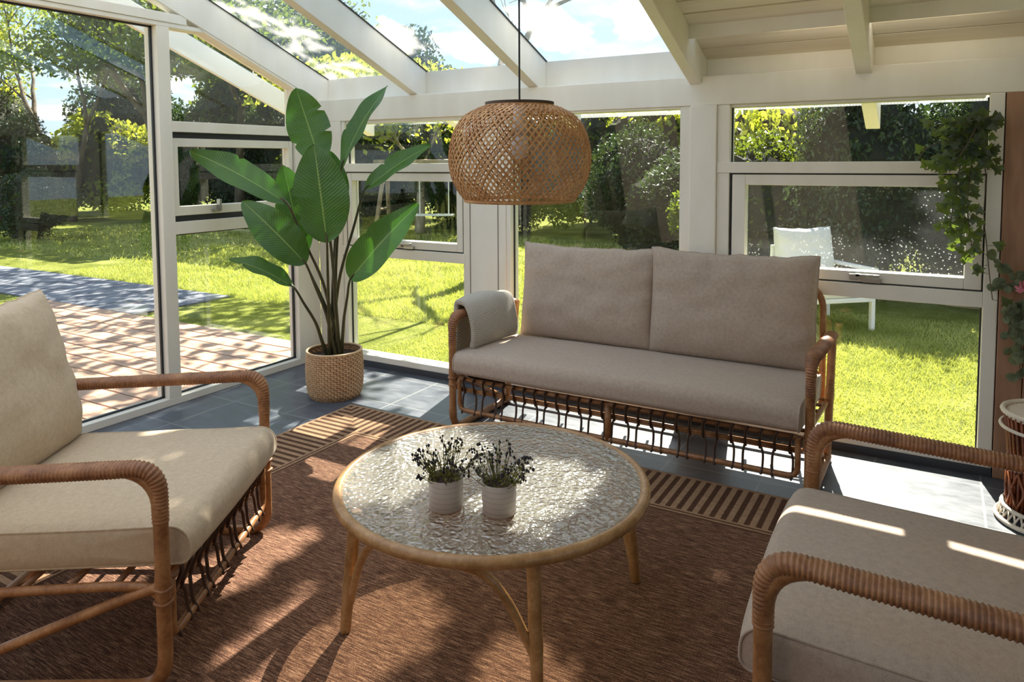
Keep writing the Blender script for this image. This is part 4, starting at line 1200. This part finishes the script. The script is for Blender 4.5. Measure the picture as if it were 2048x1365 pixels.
# trees
def tree(x, y, h, label, seed, nleaf, leaf_mat, bark='bark', r0=.12, lean=(0, 0), crown=None, lsize=.12, spread=1.0, fork=.45, name='tree'):
    rnd = random.Random(seed); root = thing(name, label, 'tree', (x, y, GZ), 0, 'garden trees')
    wood = MB(); ends = []
    def branch(p, d, L, r, depth):
        n = 5; pts = [p]; q = p.copy(); dd = d.copy()
        for i in range(n):
            dd = (dd + Vector((rnd.uniform(-1, 1), rnd.uniform(-1, 1), rnd.uniform(-.3, .6))) * .16).normalized()
            q = q + dd * L / n; pts.append(q.copy())
        rr = [r * (1 - .45 * i / n) for i in range(n + 1)]
        wood.tube(pts, rr, 8 if depth < 2 else 5)
        if depth >= 2: ends.extend(pts[2:])
        if depth == 4: return
        k = 2 if depth == 0 else 3
        for j in range(k):
            a = rnd.uniform(0, 2 * PI) + j * 2 * PI / k; tilt = rnd.uniform(.35, .8) * spread
            u = dd.orthogonal().normalized(); u = Quaternion(dd, a) @ u
            nd = (dd * math.cos(tilt) + u * math.sin(tilt)).normalized()
            branch(pts[-1] if j < 2 else pts[rnd.randint(2, n)], nd, L * rnd.uniform(.55, .75), r * .52, depth + 1)
    d0 = Vector((lean[0], lean[1], 1)).normalized()
    branch(Vector((0, 0, 0)), d0, h * fork, r0, 0)
    wood.build('trunk', MAT[bark], root, smooth=True)
    E_ = np.array([tuple(e) for e in ends])
    if crown is not None and nleaf == 0: pts = crown - np.array([x, y, GZ])
    else:
        pts = E_[rs.randint(0, len(E_), nleaf)] + rs.normal(0, .22, (nleaf, 3))
        if crown is not None: pts = np.concatenate([pts, crown - np.array([x, y, GZ])])
        pts[:, 2] = np.maximum(pts[:, 2], .3)
    me = np_mesh('tree_leaves', leaf_quads(pts, lsize, .55), MAT[leaf_mat])
    link('leaves', me, root)
    return root
def shade(n, x0, x1, y0, y1, z0=5.4, z1=7.0):  # leaf points added up-sun of whatever ground they are meant to shade
    fx = rs.uniform(x0, x1, n); fy = rs.uniform(y0, y1, n); z = rs.uniform(z0, z1, n)
    return np.c_[fx - .204 * z, fy + .971 * z, z]
def gaps(p, holes):
    fx = p[:, 0] + .204 * p[:, 2]; fy = p[:, 1] - .971 * p[:, 2]; keep = np.ones(len(p), bool)
    for (a, b_, c, d) in holes: keep &= ~((fx > a) & (fx < b_) & (fy > c) & (fy < d))
    return p[keep]
tree(-14.5, 8.6, 6.5, 'dark forked tree against the sky in the sliding glass panel', 21, 1800, 'hedge', r0=.17, lsize=.17, crown=shade(11000, -14.5, -10.5, 2.0, 7.5, 3.9, 6.4))
tree(-16.4, 7.2, 6.0, 'slim dark tree at the left of the sliding glass panel', 5, 1500, 'hedge', r0=.11, lsize=.17, crown=shade(4000, -17.5, -14.5, 2.0, 6, 3.9, 6.0))
tree(-12.4, 9.4, 6.8, 'dark tree close to the left wall post', 33, 3000, 'hedge', r0=.15, lsize=.17, crown=shade(8000, -10.5, -7.8, 2.6, 8.0, 3.4, 4.9))
tree(-18.6, 8.0, 6.5, 'leafy tree at the left picture edge', 44, 4200, 'hedge_lt', r0=.14, lsize=.14)
tree(-2.0, 11.6, 3.0, 'pale leaved tree behind the tall middle window', 72, 7000, 'hedge_lt', r0=.16, lsize=.14)
tree(4.2, 7.4, 5.0, 'tree with thin trunk behind the right window', 85, 6000, 'hedge', r0=.10, lsize=.12)
# hidden tree added to block sun; crown laid out by where its shade falls
SUN_HOLES = [(4.05, 4.55, -1.36, -.92), (3.60, 4.60, -2.42, -1.95), (2.28, 2.68, -2.72, -2.0), (2.1, 2.26, -2.62, -2.1), (2.8, 3.12, -2.6, -2.05), (1.66, 1.95, -2.45, -1.9), (1.15, 1.8, -1.85, -1.36), (1.2, 1.6, -2.7, -2.2)]  # openings cut in the crown so sun patches land indoors
crown_pts = gaps(np.concatenate([shade(7500, .9, 4.9, -4.2, -1.36), shade(1500, 1.75, 4.9, -1.36, -1.0), shade(2100, -4.6, .9, -3.6, .3), shade(1900, -8, -1.2, .4, 1.9), shade(26, .1, 1.4, -1.3, -.2)]), SUN_HOLES)
tree(-1.32, 4.25, 8.0, 'tree hidden behind the wide post, added and shaped to shade the room', 3, 0, 'hedge', 'bark_lt', r0=.13, lean=(.06, .05), crown=crown_pts, lsize=.21, fork=.3)

tree(-6.0, 9.0, 3.7, 'pale barked forked tree in the corner window beside the swing', 17, 1200, 'hedge_lt', 'bark_lt', r0=.12, lsize=.15, fork=.36, crown=shade(4200, -7.8, -4.6, 3.4, 6.6, 2.6, 3.6))

# garden swing
sw = thing('garden_swing', 'pale timber swing frame on the lawn seen through the corner window', 'swing', (-5.0, 8.2, GZ), R(25))
for sx in (-1, 1):
    for sy in (-1, 1):
        MB().tube([(sx * 1.1 + .0, sy * .62, 0), (sx * 1.0, sy * .05, 1.55)], .045, 8).build('leg', MAT['wood_grey'], sw, smooth=True)
    MB().tube([(sx * 1.06, -.4, .62), (sx * 1.06, .4, .62)], .03, 8).build('brace', MAT['wood_grey'], sw, smooth=True)
MB().tube([(-1.25, 0, 1.58), (1.25, 0, 1.58)], .05, 8).build('top_beam', MAT['wood_grey'], sw, smooth=True)
for sx in (-.3, .3): MB().tube([(sx, 0, 1.55), (sx, 0, .5)], .012, 6).build('rope', MAT['white_out'], sw)
MB().box(-.4, .4, -.14, .14, .48, .51).build('seat', MAT['white_out'], sw)

# garden chair beyond the right window
gc = thing('garden_chair', 'white garden lounge chair with pale cushions on the lawn beyond the right window', 'garden chair', (2.95, 3.55, GZ), R(-48) + PI / 2)
for sx in (-1, 1):
    MB().box(sx * .33 - .02, sx * .33 + .02, -.36, -.32, 0, .55).build('leg', MAT['white_out'], gc, bevel=.004)
    MB().box(sx * .33 - .02, sx * .33 + .02, .30, .34, 0, .55).build('leg', MAT['white_out'], gc, bevel=.004)
    MB().box(sx * .33 - .03, sx * .33 + .03, -.38, .36, .55, .58).build('arm', MAT['white_out'], gc, bevel=.004)
MB().box(-.32, .32, -.36, .34, .27, .31).build('seat_frame', MAT['white_out'], gc, bevel=.004)
MB().box(-.31, .31, .30, .33, .31, .74).build('back_frame', MAT['white_out'], gc, bevel=.004)
MAT['pale_cushion'] = pbr('pale_outdoor_fabric', rgb(226, 222, 212), .9)
seat_cushion('seat_cushion', .6, .64, .12, MAT['pale_cushion'], gc, (0, -.02, .37))
pillow('back_cushion', .62, .50, .17, MAT['pale_cushion'], gc, (0, .19, .41), R(-10), 2)

# ------------------------------------------------------------------ daylight
sd_ = Vector((-.21, 1, 1.03)).normalized()
L = bpy.data.lights.new('sun', 'SUN'); L.energy = SUN_E; L.color = (1, .92, .80); L.angle = R(.4)
so = bpy.data.objects.new('sun', L); COL.objects.link(so); so.rotation_euler = sd_.to_track_quat('Z', 'Y').to_euler(); so.location = (-3, 14, 15)

wd = bpy.data.worlds.new('sky'); S.world = wd; wd.use_nodes = True
t = NT(wd.node_tree); t.n.clear()
out = t.add('ShaderNodeOutputWorld'); bg = t.add('ShaderNodeBackground'); t.l.new(bg.outputs[0], out.inputs[0])
g = t.add('ShaderNodeTexCoord').outputs['Generated']; x, y, z = t.sep(g)
grad = t.ramp(z, [(0.0, (.62, .74, .84)), (.12, (.50, .68, .86)), (.45, (.30, .50, .80)), (1, (.20, .38, .72))])
zz = t.math('ADD', t.math('MAXIMUM', z, 0), .12)
cv = t.add('ShaderNodeCombineXYZ'); t.set(cv.inputs[0], t.math('DIVIDE', x, zz)); t.set(cv.inputs[1], t.math('DIVIDE', y, zz))
cn = t.noise(cv.outputs[0], 1.7, 5, .55)
cm = t.ramp(cn, [(.45, (0, 0, 0)), (.66, (1, 1, 1))])
dotn = t.add('ShaderNodeVectorMath', operation='DOT_PRODUCT'); t.l.new(g, dotn.inputs[0]); dotn.inputs[1].default_value = sd_
halo = t.math('POWER', t.math('MAXIMUM', dotn.outputs['Value'], 0), 6)
c = t.mix(t.math('MULTIPLY', cm, .85), grad, (1.0, .98, .95))
c = t.mix(t.math('MULTIPLY', halo, .4), c, (1.5, 1.35, 1.1))
t.set(bg.inputs[0], c); bg.inputs[1].default_value = SKY_E

S.view_settings.view_transform = 'Standard'; S.view_settings.look = 'None'; S.view_settings.gamma = 1; S.view_settings.use_curve_mapping = False
S.view_settings.exposure = EXPO
cy = S.cycles
cy.use_denoising = True
cy.max_bounces = 9; cy.diffuse_bounces = 4; cy.glossy_bounces = 3; cy.transmission_bounces = 5; cy.transparent_max_bounces = 16
cy.sample_clamp_indirect = 6; cy.caustics_reflective = False; cy.caustics_refractive = False
cy.blur_glossy = .5
